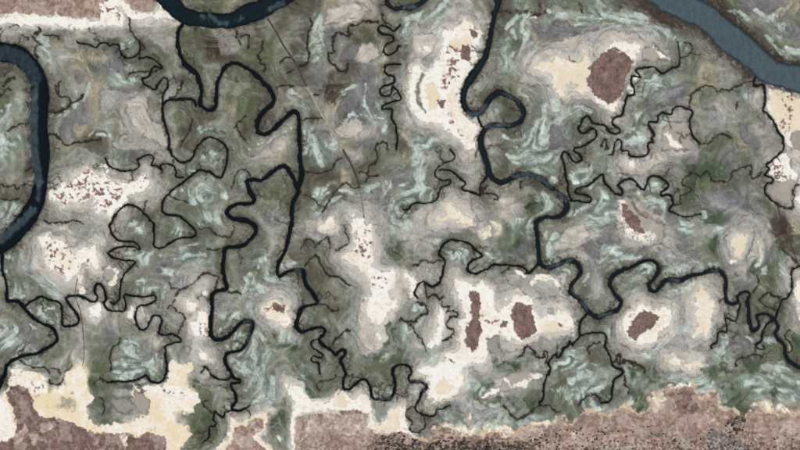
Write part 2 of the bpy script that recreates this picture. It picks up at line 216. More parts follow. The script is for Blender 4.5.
# ground cover outlines and strokes. lower case = outline, upper case + width = stroke,
# "z" = specks of red soil, "#id" = belongs to that thing, "#id/part" = part of it
PATCHES = r'''
g @11 0,100 60,80 150,100 250,95 300,130 290,220 330,280 380,300 400,370 410,450 100,450 70,400 170,350 100,200 20,230 0,200
b @11 230,120 290,110 290,220 320,280 390,310 405,440 250,360 170,260 150,160
b #P1 @30 165,60 250,20 330,0 400,30 420,60 350,95 280,120 210,140 145,150
m #P2 @30 250,320 300,280 350,265 370,260 330,330 310,350 260,370 230,360
b #P3 @30 370,260 430,255 480,310 490,340 430,370 350,380 320,345
m #P4 @31 330,0 390,0 385,60 350,200 260,240 215,285 205,240 240,170 290,110 330,50
b #P5 @31 225,310 290,270 330,250 380,280 385,330 330,370 260,385 200,330
m #P6 @31 70,340 150,325 190,370 180,440 100,370
m #P7 @10 30,320 70,340 110,360 150,385 110,430 70,410 50,370
m #P8 @70 200,-20 300,50 400,70 470,55 530,20 500,-20
m #P9 @70 490,190 520,175 550,200 540,230 500,225
m #P10 @61 285,140 340,90 400,65 450,70 505,55 510,100 470,125 430,180 350,185 290,200
l @61 320,140 370,95 450,85 495,75 490,100 440,120 410,165 340,170
m #P11 @72 10,270 70,245 150,250 200,290 230,310 190,340 130,380 70,350 20,310
l @72 40,280 140,270 180,300 160,340 110,350 60,320
g #P12 @72 250,400 300,390 350,420 335,450 @73 325,60 310,150 280,190 290,280 300,310 260,340 230,300 190,270 180,240 190,200 160,130 150,70 200,30 230,0
M1.3 @72 230,440 260,395 @73 180,40 150,70 140,120 165,150 180,200 180,260 210,290 230,330 270,340 300,315 290,280 280,190 310,150 325,60
m #P13 @53 100,150 130,105 170,120 165,165 130,185
m #P14 @74 165,255 200,250 270,270 260,290 220,310 180,300
l @74 185,265 230,268 235,285 205,295
m #P15 @74 205,215 225,175 240,170 230,215 245,235
m #P16 @51 310,300 350,310 380,350 390,430 310,440 300,370
m @50 170,130 220,110 240,200 270,200 290,170 350,120 400,130 440,160 520,165 590,155 590,175 460,195 380,195 300,230 250,265 225,250 240,200
m @53 510,130 550,90 590,110 600,200 560,270 540,340 520,420 505,420 530,330 550,270 520,200
M4 @63 0,105 60,90 100,110 130,160 150,190
M3 @63 190,170 200,190 250,150 330,120
M3 @63 355,140 390,180 430,165 480,180 540,150 590,160
m #P17 @22 390,380 430,350 470,390 470,440 430,460 380,440
m @23 265,200 310,200 320,240 290,270 260,240
m @32 430,230 480,215 500,260 470,300 430,280
m @62 320,350 385,355 370,390 330,385
m @71 40,200 90,190 100,240 60,290 30,270
m @71 250,260 290,330 310,400 380,390 390,420 320,450 270,400 230,320
m @71 200,60 330,60 320,110 240,110
g @32 30,450 150,400 200,330 270,290 330,320 380,320 400,290 440,300 480,340 520,330 500,450
b #P18 @42 70,400 110,340 210,310 240,230 300,220 350,240 430,300 440,370 480,420 540,430 550,450 @43 540,90 400,30 330,50 250,20 210,60 20,100 0,0
b #P19 @34 360,0 410,0 400,110 440,150 455,250 440,310 400,345 370,330 345,280 345,150
g @62 90,290 150,280 200,300 240,380 300,420 390,450 @63 390,60 370,110 310,120 220,150 150,130 110,70 100,0 @62 110,420
b @64 220,0 330,20 430,20 450,130 420,190 350,240 330,280 200,310 130,270 90,220 90,120 160,60
b @50 150,430 200,330 300,262 450,212 600,172 @60 80,142 150,180 230,210 280,250 400,300 420,350 330,370 230,370 @61 105,200 40,220 0,190 @51 540,150 480,150 400,200 370,150 310,60 200,60 100,50
b @40 250,160 268,65 320,28 400,38 450,90 490,160 480,190 380,130 300,185
b @53 400,20 500,-10 540,60 500,130 430,150 330,160 300,120 350,80
b @62 110,10 180,60 300,50 340,0 560,0 540,30 420,50 340,95 240,150 150,150 110,90
b @40 70,170 110,110 130,200 200,190 220,240 200,310 140,370 90,380 60,440 40,420 70,300
g @53 20,290 90,250 150,290 300,290 370,320 360,380 330,430 200,440 100,380 60,350
b @32 30,430 120,400 150,430 @33 210,30 240,80 160,60 40,40
v @22 380,300 430,240 480,200 490,230 460,290 400,320
v @02 430,40 520,10 560,0 510,60 440,120 420,80
e @75 130,70 180,70 230,110 270,170 270,230 230,200 150,190 120,180
e @54 -10,370 80,370 130,350 130,400 60,420 0,420 @44 570,400 520,350 515,310 560,320 600,370
e @72 0,90 60,80 120,130 90,170 20,150 @62 600,130 520,110 500,80
e @72 0,350 40,390 110,400 150,430 90,440 20,420
e @73 60,80 100,70 110,120 80,160 50,120
e @33 520,110 560,150 600,170 600,240 560,200 500,180
e @34 525,140 580,130 570,250 530,320 470,380 440,420 450,340 510,280
e @44 0,280 30,310 60,350 40,390 0,370
e @24 400,190 450,210 470,250 420,250 390,230
v @24 400,410 600,400 600,440 400,440
e @35 -20,0 60,0 100,60 140,120 100,150 60,140 20,70
e @64 150,380 220,380 260,430 200,450
e @64 290,400 400,430 420,450 300,450
e @65 240,0 350,0 370,40 330,50 290,20
e @52 170,290 210,260 230,310 260,330 200,370 165,370
e @73 300,250 340,190 350,260 330,300
e @74 550,200 600,190 600,330 560,300
v @73 420,200 470,190 490,310 450,330 410,270
v @74 380,270 480,250 500,330 380,380 330,330
v @55 260,60 330,40 350,110 270,130
v @25 430,230 540,250 520,330 400,330 400,280
v @25 10,240 70,330 40,400 0,420
v @15 500,250 600,190 600,330 540,340
d @45 40,200 90,200 140,250 210,290 190,350 150,390 70,350 40,290
v @25 -60,90 60,110 150,240 185,300 170,380 80,460 -60,460
v @25 400,250 540,90 560,200 548,300 545,460 430,450 380,380
e @25 20,250 90,240 120,330 60,400 10,380
e @25 420,240 520,190 540,280 430,320
e @15 520,40 600,30 600,110 560,80
v @15 470,380 560,340 600,330 600,460 460,460
v @24 380,180 480,190 600,270 600,340 480,290 390,260
e @35 300,0 380,0 340,40 300,60
e @65 60,60 30,130 0,150 0,100
e @65 180,60 260,100 270,190 230,230 200,180
e @74 0,370 120,370 200,440 0,450
e @74 230,340 330,310 420,380 400,440 280,430
e @75 430,20 470,60 460,160 430,180
v @75 -20,0 150,0 240,60 120,60
e @55 0,130 120,130 220,150 200,200 100,220 20,180
e @45 470,20 560,30 600,160 520,200 430,130
v @43 0,170 80,160 150,200 90,270 40,260
v @43 540,150 600,110 600,210 560,220
e @24 430,200 560,270 600,300 480,280
k #K1 @20 30,270 100,230 165,270 140,320 85,340 65,390 40,320
k #K2 @31 115,85 150,55 210,70 215,100 190,110 215,150 205,175 160,150 155,110
k #K3 @72 420,420 480,410 560,450 @73 560,30 540,120 500,160 460,110 430,40
K6 @G 640,3 655,14 670,23 690,27 702,30 715,42 725,52 735,64 748,74 758,82
K7 @G 712,2 722,8 735,18 746,30 757,40 768,54 785,60 800,64 840,70
K4 @50 0,65 50,75 110,70 170,75 240,85 280,60
K3 @50 240,0 240,60
K3 @50 480,20 500,80
K3 @60 120,40 160,60 180,90
K4 @60 330,110 360,150 400,120
K3 @52 160,340 210,320 260,320
T3 @00 250,165 235,205 245,250 235,300 250,350
T3 @30 95,150 75,210 65,270 60,310
T2 @30 110,120 90,180
T4 @31 320,60 280,90 240,130 210,185
T3 @31 220,95 250,90
T2 @31 400,60 390,120 395,190 440,250 490,260
T3 @31 490,285 510,330
T3 @31 260,280 300,240 350,240
T5 @31 40,340 40,430
T5 @31 110,400 150,430
T3 @21 0,325 50,310
T2 @21 290,440 400,400 480,350 540,310
T3 @21 540,95 600,110
T3 @40 245,30 200,110 230,170 235,230
T5 @40 130,75 60,100 50,170 40,250
T4 @50 40,180 60,140 110,105 200,95
T4 @50 290,65 360,90 420,115 460,145
T4 @50 175,180 150,240 120,310 60,350 30,390
T4 @50 90,220 110,200
T2 @50 540,100 600,85
T8 @60 170,80 250,100 270,150 300,190 340,180
T7 @60 230,160 310,190
T5 @60 390,190 430,220
T5 @60 40,120 150,130 200,120
T4 @60 0,100 40,80
T3 @70 330,60 390,100 460,90
T3 @70 270,130 300,110
T3 @70 180,65 250,90
T4 @70 440,280 480,310 540,340
T3 @70 400,215 440,245
T4 @70 460,180 500,150
T4 @70 520,290 600,340
T3 @01 320,245 400,225 440,190 500,140 540,60
T2 @01 470,90 460,110
T3 @01 20,210 60,175 100,150
T3 @01 0,400 40,350
T3 @10 180,260 200,260
T4 @10 130,270 140,290
T5 @11 70,30 150,50 200,30
T4 @11 0,350 60,360
T8 @41 130,370 150,400 180,400
T4 @41 230,420 290,440
T8 @51 290,200 330,220
T9 @51 240,290 240,340
T6 @51 200,390 270,380
T6 @51 150,370 160,400
T4 @51 310,150 340,180
T4 @51 120,100 160,140
T4 @51 420,220 470,195 530,210
T4 @51 20,370 50,370
T5 @51 210,430 270,430
T8 @61 230,60 300,50 350,40
T4 @61 270,100 220,110
T9 @61 160,420 220,420
T4 @61 240,270 230,240
T3 @61 360,300 420,250
T6 @61 220,370 260,380
T4 @61 150,330 190,330
T7 @02 40,330 90,350 110,360
T5 @02 10,380 40,430
T6 @02 0,20 30,10
T6 @12 530,240 590,200
T6 @12 550,310 590,300
T3 @12 470,115 500,130
T4 @12 440,260 480,240
T6 @12 60,80 100,100
T5 @12 190,440 230,440
T5 @22 75,20 80,60
T4 @22 0,30 20,30
T6 @22 45,380 50,410
T4 @22 0,270 20,265
T5 @22 140,275 170,285
T7 @32 40,20 70,15
T6 @32 110,60 130,75
T8 @32 100,260 150,250
T6 @32 120,300 140,300
T5 @32 180,310 230,280
T4 @32 250,245 300,245
T3 @32 160,340 180,320
T5 @32 400,210 450,210
T3 @32 390,250 430,220
T3 @32 310,310 350,315
T5 @32 560,410 590,430
T5 @32 520,210 540,210
T9 @42 110,40 130,90 120,150
T9 @42 30,210 100,230 170,250
T6 @52 60,30 90,70
T4 @52 160,75 200,70 250,95
T4 @52 260,20 280,55 320,65
T4 @52 150,30 190,40
T6 @52 430,150 450,190
T4 @52 310,180 330,190
T8 @52 250,290 330,340
T5 @52 60,435 150,425
T5 @52 420,390 450,360
T6 @52 540,380 580,400
T6 @62 20,270 30,340 20,400
T6 @62 90,140 120,155
T6 @62 230,250 300,230 340,215
T4 @62 240,200 250,220
T4 @72 0,350 40,400
T4 @72 180,380 220,360
T4 @03 30,190 80,190
T5 @03 180,240 200,180
T7 @03 160,250 220,300 280,360 330,430
T4 @03 70,420 130,430
T3 @03 310,350 330,365
T3 @03 40,270 80,270
T7 @13 150,180 200,190 260,180
T4 @13 210,20 240,40
T4 @13 430,45 490,35
T5 @13 450,190 520,175
T6 @13 400,275 470,290
T6 @13 240,390 320,385
T4 @13 230,345 270,340
T4 @13 320,190 340,185
T4 @13 500,140 580,130
T4 @23 360,208 390,208
T4 @23 320,215 350,250
T7 @23 280,335 330,310
T9 @23 360,370 430,330 500,330
T5 @23 230,390 300,390
T6 @23 500,240 560,240
T6 @43 290,150 340,190 390,160
T3 @43 500,150 560,230
T3 @43 150,290 200,320
T8 @43 20,10 60,20
T4 @43 210,95 230,90
T6 @53 280,70 330,60
T5 @53 290,130 290,150
T5 @53 310,185 370,190
T3 @53 370,90 340,110
T6 @53 350,290 430,270
T5 @53 400,190 440,170
T8 @53 570,10 600,15
T3 @53 500,350 520,300
T8 @63 30,140 110,160
T5 @63 140,200 200,195 290,195
T7 @63 380,210 420,200
T6 @63 400,285 480,290
T8 @63 520,240 580,240
T6 @63 265,270 275,295
T5 @63 430,400 500,370 560,350
T8 @63 480,10 540,15
T4 @63 0,210 100,210
T6 @73 80,20 120,40
T5 @73 370,135 370,165
T4 @73 320,210 345,240
T4 @73 380,250 385,280
T5 @73 0,240 80,240
T4 @73 490,290 540,310
T4 @04 210,30 260,90
T4 @04 160,60 220,100
T3 @04 300,40 320,40
T6 @04 30,190 50,250 110,290
T4 @04 100,170 110,200
T4 @04 180,285 250,280
T3 @04 180,150 210,170
T4 @04 160,360 180,380
T9 @14 160,250 180,300
T5 @14 140,350 150,400
T8 @14 100,430 200,430 280,420
T6 @14 300,380 350,340
T4 @14 255,80 265,95
T6 @24 110,70 160,100
T7 @24 220,90 290,50
T6 @24 300,50 310,20
T6 @24 210,220 250,190
T4 @24 165,285 215,270
T8 @24 340,190 370,220 330,240
T8 @24 260,340 330,310
T6 @24 200,370 230,350
T6 @24 260,420 300,400
T6 @24 490,240 530,230
T5 @24 420,155 460,160
T4 @24 470,200 490,200
T4 @24 120,185 150,175
T5 @34 300,340 305,355
A6 @34 310,80 330,160 310,260
T4 @34 20,90 40,95
T5 @44 60,40 130,50
T6 @44 40,150 100,150 170,110
A10 @44 60,320 150,310 240,290
T4 @44 220,240 290,240
T3 @44 160,310 210,380
T8 @54 330,390 400,390 450,360
T9 @54 420,330 500,360
T6 @54 470,260 490,260
T4 @54 310,240 400,230
T5 @64 450,30 440,100
T6 @64 460,170 510,170 550,150
T5 @64 330,295 350,285
T4 @64 180,400 220,440
T5 @64 280,320 300,320
T5 @74 290,235 310,245
T5 @74 540,250 550,310
T4 @74 60,210 110,180
T5 @74 400,240 450,240
T6 @74 370,410 410,400
T5 @74 470,410 490,410
T6 @74 80,280 150,240
T4 @74 540,60 520,120
T9 @15 120,15 230,15
T8 @25 340,110 400,130 440,170
T6 @25 320,180 340,180
T6 @25 400,20 450,30
T6 @25 460,385 480,385
T4 @25 515,420 530,420
T4 @25 280,90 300,120
T8 @45 420,60 480,90
A20 @45 270,240 330,220
T6 @45 330,290 350,290
T5 @45 550,190 600,220
T4 @45 540,320 590,290
T8 @55 390,110 420,140
T6 @55 330,80 350,80
T8 @55 500,190 580,200
T6 @55 130,280 150,280
T5 @55 420,30 440,30
T8 @55 500,110 590,80
T6 @65 440,20 520,35
T6 @65 560,70 580,75
T9 @75 20,70 60,80
T8 @75 300,60 380,40
T6 @75 500,90 580,70
T5 @75 330,90 350,90
T5 @75 550,140 570,140
N2.5 @30 140,60 120,110 100,170 90,300
N2.5 @30 470,80 400,110 330,130 250,165 205,190
N3 @50 40,210 80,170 120,140 180,115 220,140
N2.5 @50 190,170 210,230 190,290
N2.5 @60 20,140 80,120 150,170
b #S21 @13 30,250 60,245 110,270 105,300 70,360 40,330 10,300
W2 #S21 @13 60,250 105,270 105,300 75,350
p #F1/field @00 -6000,-6000 -6000,90 -60,90 0,92 100,80 200,90 300,92 400,102 470,105 600,110 @10 20,40 70,10 90,-60 90,-6000
p #F1/field @10 150,-300 150,0 200,60 260,75 330,60 332,0 310,-300
w #S1 @00 -1000,95 0,97 100,85 200,95 300,95 400,105 480,110 560,122 600,130 @10 0,50 40,0 90,-20 120,0 150,10 200,70 240,80 300,85 350,60 340,10 370,20 410,80 480,125 440,120 380,105 300,100 230,120 190,115 175,100 150,60 110,30 85,45 130,80 150,110 130,150 60,150 0,155 @00 460,175 440,165 300,150 240,135 190,160 130,150 60,145 0,140 -1000,140
z.5 #S1 @10 0,40 80,50 130,80 100,150 70,140 60,80 0,90
z.4 #S1 @00 0,90 60,100 60,130 0,140
w #S2 @02 295,245 340,235 385,195 410,220 440,200 440,165 480,140 530,105 570,140 600,165 @12 20,140 80,200 130,195 190,190 230,180 270,140 295,195 300,215 260,245 200,255 165,265 160,310 140,330 80,370 60,415 40,390 10,365 @02 590,380 580,350 570,290 545,270 490,330 420,300 380,345 350,310 310,285
z.75 #S2 @02 310,250 400,220 450,170 530,110 600,190 @12 40,190 130,200 140,240 110,300 60,350 0,340 @02 580,290 490,300 380,330
z.45 #S2 @12 190,200 280,150 290,220 210,230
W2 #S2 @12 30,90 50,130
w #S3 @03 230,80 280,55 310,80 360,85 400,130 440,180 470,150 510,120 545,150 575,120 575,180 595,255 570,260 540,230 490,235 450,310 410,325 360,300 300,260 270,215 270,150
c @03 340,150 400,140 450,200 420,280 370,270 330,210
z.85 #S3 @03 280,110 320,130 345,200 310,225 280,200
z.5 #S3 @03 270,90 400,120 460,200 560,190 550,220 460,250 380,300 300,240
W2 #S3 @03 480,310 480,360 500,400
w #S4 @40 270,185 300,180 340,165 370,150 385,120 440,150 445,180 480,185 490,200 470,260 450,290 460,320 470,355 440,390 430,420 @41 405,15 380,30 365,80 360,140 370,190 370,230 400,260 430,280 465,300 475,325 460,360 455,400 450,450 400,450 390,420 330,370 280,330 230,290 190,270 150,290 110,265 70,210 50,140 50,80 70,0 @40 75,400 105,375 130,420 150,430 190,400 210,370 240,330 250,260
c @40 290,280 330,220 420,210 440,280 400,270 370,290 340,320
c @41 150,60 200,40 240,110 230,200 180,210 140,130
c @41 290,100 340,110 350,200 330,260 280,220 270,170
c @41 330,330 400,330 440,340 420,400 370,380
w #S4 @40 120,275 175,280 180,305 150,305 115,285
a @40 120,380 180,345 215,320 235,290 225,340 190,380 170,410 140,430
O4 @41 145,0 110,50 105,100 120,180
O2 @41 120,180 155,230
r #S4/red_soil @40 420,180 440,175 470,200 465,215 440,240 425,210
r #S4/red_soil @40 375,275 400,265 425,290 430,360 400,370 370,355 365,310
r #S4/red_soil @41 235,150 270,150 270,200 240,195
z.5 #S4 @40 300,180 335,165 340,220 310,225
z.8 #S4 @40 285,265 370,300 350,450 260,440 280,360
z.75 #S4 @41 245,0 350,0 340,50 300,70 250,80
z.7 #S4 @41 280,230 310,230 330,300 300,290
z.6 #S4 @41 340,320 385,320 390,380 350,360
c #S5 @50 220,400 240,375 280,385 330,345 420,360 470,370 515,310 520,350 545,390 560,400 @51 560,60 530,110 500,100 460,85 430,45 395,60 385,115 355,125 330,90 310,40 @50 300,440 250,430
r #S5/red_soil @50 405,340 430,350 465,370 440,378 415,360
w #S5 @60 10,310 50,270 80,240 120,245 170,260 225,260 250,290 230,300 250,315 210,320 215,345 195,370 150,340 90,290
w #S5 @61 -10,140 40,150 70,160 105,165 105,190 85,215 60,215 0,175 @51 540,110 560,100
b #S5 @60 250,290 330,270 380,310 410,350 350,360 250,360
W2 #S5 @60 320,285 370,330 410,350
r #S5/red_soil @50 600,330 570,360 540,400 540,430 @51 525,30 530,80 560,115 600,140 @61 40,165 60,180 80,165 120,130 150,80 160,40 170,0 @60 190,400 205,370 150,330 90,280 40,300 10,320
c #S6 @71 430,80 480,95 540,105 600,120 800,150 1200,200 1200,400 800,300 600,330 580,370 560,440 520,420 500,375 465,320 440,270 400,225 385,195 410,130
c @71 480,120 580,130 580,300 520,350 470,310 480,220
g @71 560,330 640,330 640,450 540,450 540,400
z.6 #S6 @71 490,120 560,130 560,280 510,350 480,300 500,220
W2.5 #S6 @71 510,380 535,410 560,445
W3 #S6 @71 420,90 410,140 420,200
b #S7 @72 510,10 550,70 550,110 590,160 570,240 545,290 545,330 500,330 440,300 400,250 400,215 440,200 435,170 395,150 415,110 415,85
w #S7 @72 505,15 535,40 545,100 585,155 580,190 540,140 520,185 500,195 470,180 440,170 400,155 420,115 410,90
z.75 #S7 @72 420,90 470,60 500,100 520,180 490,190 430,150
z.5 #S7 @72 505,20 525,30 525,60 505,50
w #S8 @72 580,280 600,270 900,280 900,380 600,345 570,310
w #S9 @73 585,330 900,330 900,450 @74 900,140 600,110 590,0 @73 570,450 570,400
b @61 365,330 430,275 520,275 560,390 570,450 370,450
w #S10 @61 385,345 410,350 440,390 490,420 495,440 440,440 420,410 390,380
w #S11 @62 165,65 205,60 205,105 175,100
b #S12 @62 120,290 160,270 200,310 230,380 320,420 380,440 @63 385,70 320,100 200,80 140,40 130,0 @62 120,400
W8 #S12 @62 128,325 140,380 145,440 @63 165,30 210,62 270,72 310,85
W1.5 #S12 @62 370,410 385,435
r #S12/red_soil @62 130,330 155,320 170,355 160,365 185,365 215,390 240,420 @63 240,0 285,40 250,50 200,35 165,0 @62 150,430 135,390
z.4 #S12 @62 170,250 190,250 200,330 185,330
c #S13 @73 190,80 230,60 285,60 280,90 260,150 240,180 205,180 195,140
W2.5 #P12 @73 195,213 215,210
w #S14 @32 305,380 320,380 330,420 380,405 395,450 @33 430,0 435,100 430,180 440,215 420,250 450,270 520,280 570,275 575,310 555,380 520,400 550,450 @34 585,0 580,40 530,70 500,120 475,160 430,130 400,110 400,60 405,0 @33 420,430 430,380 410,310 370,270 300,230 250,195 330,140 325,60 325,0 @32 320,450
c @33 330,150 360,200 400,270 415,320 380,280 310,230 270,195
w #S14 @34 455,175 480,205 495,240 455,255 470,220
z.62 #S14 @33 340,20 430,20 430,200 310,210
r #S14/red_soil @33 360,165 385,160 390,185 365,190
z.65 #S14 @33 440,310 530,320 500,380 440,380
c #S15 @42 265,340 290,320 330,360 370,380 430,415 440,450 370,445 340,420 290,410 240,440 220,420 275,390
c #S15 @43 480,40 540,15 545,60 510,85 480,60
c #S16 @32 130,435 170,420 195,405 210,430 205,450 @33 205,20 150,35 115,25
w #S17 @43 20,280 80,310 100,340 130,345 100,360 90,400 75,430 60,380 35,320
w #S17 @44 230,40 260,60 265,150 250,190 255,235 230,270 190,280 170,270 190,240 215,200 220,130
w #S18 @43 340,330 400,340 440,370 500,350 555,395 565,440 @44 560,40 590,80 @54 30,50 70,5 @53 40,440 100,428 170,432 200,445 @54 195,30 215,90 240,110 285,105 290,75 330,85 332,45 352,40 365,80 385,65 420,90 450,140 440,170 400,185 330,178 270,190 230,200 190,230 130,250 90,245 40,215 0,205 @44 570,210 530,225 520,280 535,330 490,385 440,368 400,385 365,430 @45 385,20 372,60 330,120 240,155 200,168 175,130 165,60 170,0 @44 105,445 110,410 150,400 200,405 245,380 270,330 330,310 350,290 358,210 355,130 392,110 370,20 @43 350,440 330,400
c @54 300,120 350,130 430,170 300,185 240,190 250,140
c @44 480,20 540,90 500,120 480,190 485,100
c @45 260,20 330,60 310,110 220,130 200,80
g @44 520,230 590,215 590,260 @54 30,330 0,350 @44 550,320 525,290
r #S18/red_soil @43 415,395 480,400 480,450 @44 480,40 480,120 490,180 480,240 460,295 430,305 400,280 395,240 395,180 410,140 430,110 430,40 420,0 @43 415,440
r #S18/red_soil @54 90,15 130,10 150,30 195,30 195,80 215,150 215,200 180,220 140,235 100,210 80,140 65,100 75,50
r #S18/red_soil @54 15,120 40,125 40,155 10,165 0,150
r #S18/red_soil @54 355,135 378,138 372,157 350,152
g @54 290,55 315,55 318,75 295,80
z.5 #S18 @44 490,90 600,120 600,170 500,130
z.4 #S18 @44 290,340 350,350 330,390 290,370
W3 #S18 @53 190,345 230,320 260,310 330,330 350,365
W2 #S18 @53 110,285 150,310
b #S19 @54 60,430 150,420 250,430 @55 260,20 180,25 110,80 0,105 @45 600,120 540,145 480,135 500,100 600,70 @55 0,60
W3 #S19 @55 250,8 190,15 150,55 90,65
W3 #S19 @45 500,125 550,95 590,90
W3 #S19 @55 0,0 40,40 70,80
w #S19 @45 510,110 560,85 600,85 590,105 540,130 510,130
b #S20 @45 400,205 430,230 440,290 410,305 380,280 390,240
C2 #S20 @45 410,215 425,240 420,270
w #S22 @64 240,30 290,40 330,70 380,40 425,60 430,110 410,150 350,200 340,240 290,260 240,270 200,255 165,210 140,180 130,150 150,110 190,80 215,40
c @64 350,90 400,80 380,150 300,210 270,240 260,210 320,160
r #S22/red_soil @64 210,90 265,65 310,75 350,100 330,145 290,180 270,200 240,210 220,240 180,220 165,190 185,140
c #S23 @64 405,345 440,340 470,365 530,375 600,368 625,388 600,402 540,408 480,395 430,390 405,370
c #S24 @63 570,400 600,360 @73 10,350 20,400 60,420 50,450 @74 90,10 80,60 60,120 60,180 40,230 20,190 -10,200 @64 570,220 555,190 580,150 570,90 575,40 560,10
w @64 565,20 590,10 595,80 580,90
w #S25 @14 510,10 540,0 580,30 570,70 540,60
w #S25 @14 545,130 600,80 @24 40,50 50,130 30,190 40,210 0,220 @14 580,220 545,190
z.75 #S25 @24 0,100 40,120 30,190 0,210
w #S25 @24 0,300 40,330 45,380 20,350
b #S25 @14 510,280 550,285 530,330 505,310
w #S26 @23 0,390 30,390 50,420 20,415
c #S27 @24 370,40 400,20 460,10 530,40 520,80 555,110 540,150 500,155 450,120 400,95 375,75
w #S27 @24 500,90 545,105 540,150 500,150 460,120
r #S27/red_soil @24 435,35 460,20 515,40 500,85 460,75 430,60
z.5 #S27 @24 385,40 430,40 430,75 390,70
w #S28 @04 530,60 560,30 600,20 @14 10,60 0,90 @04 580,110 550,100
w #S29 @14 160,70 200,50 205,120 180,100
y #S30 @05 -1000,120 0,130 20,130 40,60 90,0 @04 60,430 100,415 140,440 170,430 240,440 @05 270,60 275,110 320,115 370,60 400,0 @04 430,420 480,395 500,440 @05 525,30 510,75 565,140 520,180 530,260 590,320 @15 30,300 120,280 180,295 240,260 240,235 200,170 190,90 210,75 290,65 370,75 410,20 @14 410,380 440,355 500,400 550,378 570,410 530,440 @15 500,40 530,75 590,110 600,160 570,180 560,230 500,220 430,220 440,270 480,300 550,355 500,420 450,480 -1000,600
w @05 50,10 110,0 160,10 190,60 250,30 270,100 200,110 150,50 90,50
w @05 -1000,150 0,140 40,170 75,270 80,380 40,390 -1000,420
w @15 200,75 290,65 370,75 400,60 470,60 560,110 590,140 500,150 420,115 330,115 260,100
w @15 30,320 110,290 160,310 100,340
n @05 330,180 370,130 440,130 465,170 450,220 380,200
g #S30 @15 210,90 260,110 300,160 290,230 250,240 205,170
g @15 60,150 120,130 190,140 210,200 170,240 110,220
z.45 #S30 @15 330,75 420,90 510,110 510,150 400,110
z.6 #S30 @15 290,300 340,320 350,350 290,340
z.45 #S30 @05 180,30 270,60 230,160 190,110
z.5 #S30 @15 480,320 520,320 500,360
M2 @15 90,60 60,110 60,150
r #F2/field @05 -6000,6000 -6000,440 -60,440 0,400 40,390 80,370 100,300 90,240 60,170 40,110 80,70 140,60 180,100 200,180 230,240 270,255 350,260 440,285 480,320 580,345 @15 0,350 100,345 180,350 220,375 280,345 390,370 400,420 410,560 410,6000
q #F2/field @05 150,290 170,330 130,400 100,410 90,360 130,330
q #F2/field @05 240,290 300,285 325,310 290,345 245,345
q #F2/field @05 180,360 230,350 220,420 190,430
z.4 #F2 @15 0,350 380,380 400,450 0,450
C2 @15 140,360 160,400 150,440
c #S31 @25 100,450 150,400 175,370 180,300 190,262 250,285 300,250 340,235 395,220 405,250 390,330 350,370 430,445 430,6000 90,6000
p #F3/field @25 150,450 200,380 205,310 240,300 270,310 330,260 380,270 385,310 350,345 310,365 340,400 400,450 400,6000 150,6000
q #F3/field @25 290,280 320,270 370,340 345,350
q #F3/field @25 260,340 300,360 340,430 240,440 215,400
w #S32 @25 520,45 560,70 600,60 @35 0,70 40,120 60,155 100,160 160,165 190,150 240,90 270,110 310,150 340,150 360,105 410,130 430,160 430,210 430,270 490,300 520,255 545,205 600,195 @45 30,190 30,270 60,340 100,375 @35 600,360 430,330 410,230 240,215 90,215 0,225 @25 575,250 570,450 560,6000 535,6000 550,300 565,200 555,150 530,100
c @35 430,210 430,270 480,300 520,255 545,205 600,195 600,330 520,350 460,340 410,310
c @35 220,110 250,100 290,170 250,200 200,180
a @35 440,150 560,150 540,190 510,250 480,285 450,265 430,200
T6 @35 460,220 480,230
T6 @35 520,165 560,150
q #F4/field @25 575,6000 570,440 575,260 600,240 @35 80,225 100,235 120,290 135,335 155,330 150,310 130,240 190,225 240,235 360,225 410,230 400,320 430,330 380,370 250,340 190,350 100,360 60,340 0,400 0,6000
p #F4/field @35 100,232 135,232 140,300 160,330 140,338 115,290
r #F4/field @35 240,218 370,210 370,235 250,235
p #F5 @35 0,6000 0,400 60,345 190,345 380,365 430,332 490,362 560,350 600,335 @45 60,365 100,385 160,400 200,365 215,320 260,310 330,322 380,355 450,360 520,350 600,340 @55 40,320 75,350 92,390 130,340 190,297 250,300 335,300 350,275 385,262 405,295 440,310 465,265 525,222 590,222 @65 0,243 70,242 110,210 150,195 200,225 240,250 300,205 340,190 350,120 385,95 430,75 500,65 555,75 582,115 595,150 @75 10,150 60,120 88,110 105,135 115,200 150,220 200,220 250,255 310,225 340,190 360,190 375,220 420,230 470,240 480,200 520,220 560,245 610,240 1000,260 6000,300 6000,6000
c #F5/field @65 300,140 330,95 380,85 385,130 400,150 370,190 345,235 310,190
q @75 540,270 590,300 560,350 520,380 480,440 440,450 470,370 490,300
m #F5/field @75 40,350 120,340 200,360 260,420 280,450 250,470 100,470 50,420
k #F5/thicket @75 150,300 170,260 230,245 270,270 270,330 210,330 180,290
q #F5/field @55 100,360 180,300 250,320 260,360 190,400 120,390
r #F5/field @65 400,120 470,90 560,100 590,200 530,260 450,200 420,150
q @65 410,130 460,180 455,190
q @65 430,240 475,205 470,240
b @65 480,380 540,380 560,450 500,450
b @65 0,430 280,425 280,450 0,450
d @45 0,412 120,398 200,420 330,408 600,405 600,470 0,470
d @35 450,400 520,370 600,350 600,470 430,470
d @55 0,400 110,400 200,415 180,470 0,470
Q1.5 @65 410,125 465,190
Q1.2 @65 265,290 310,370
D1.5 @65 310,352 360,362 400,358
Q1.5 @75 0,240 70,300 100,330
q @75 40,200 90,240 100,290 60,270
q @55 440,330 500,350 470,400 400,400
q @65 0,240 60,250 90,290 40,340 0,330
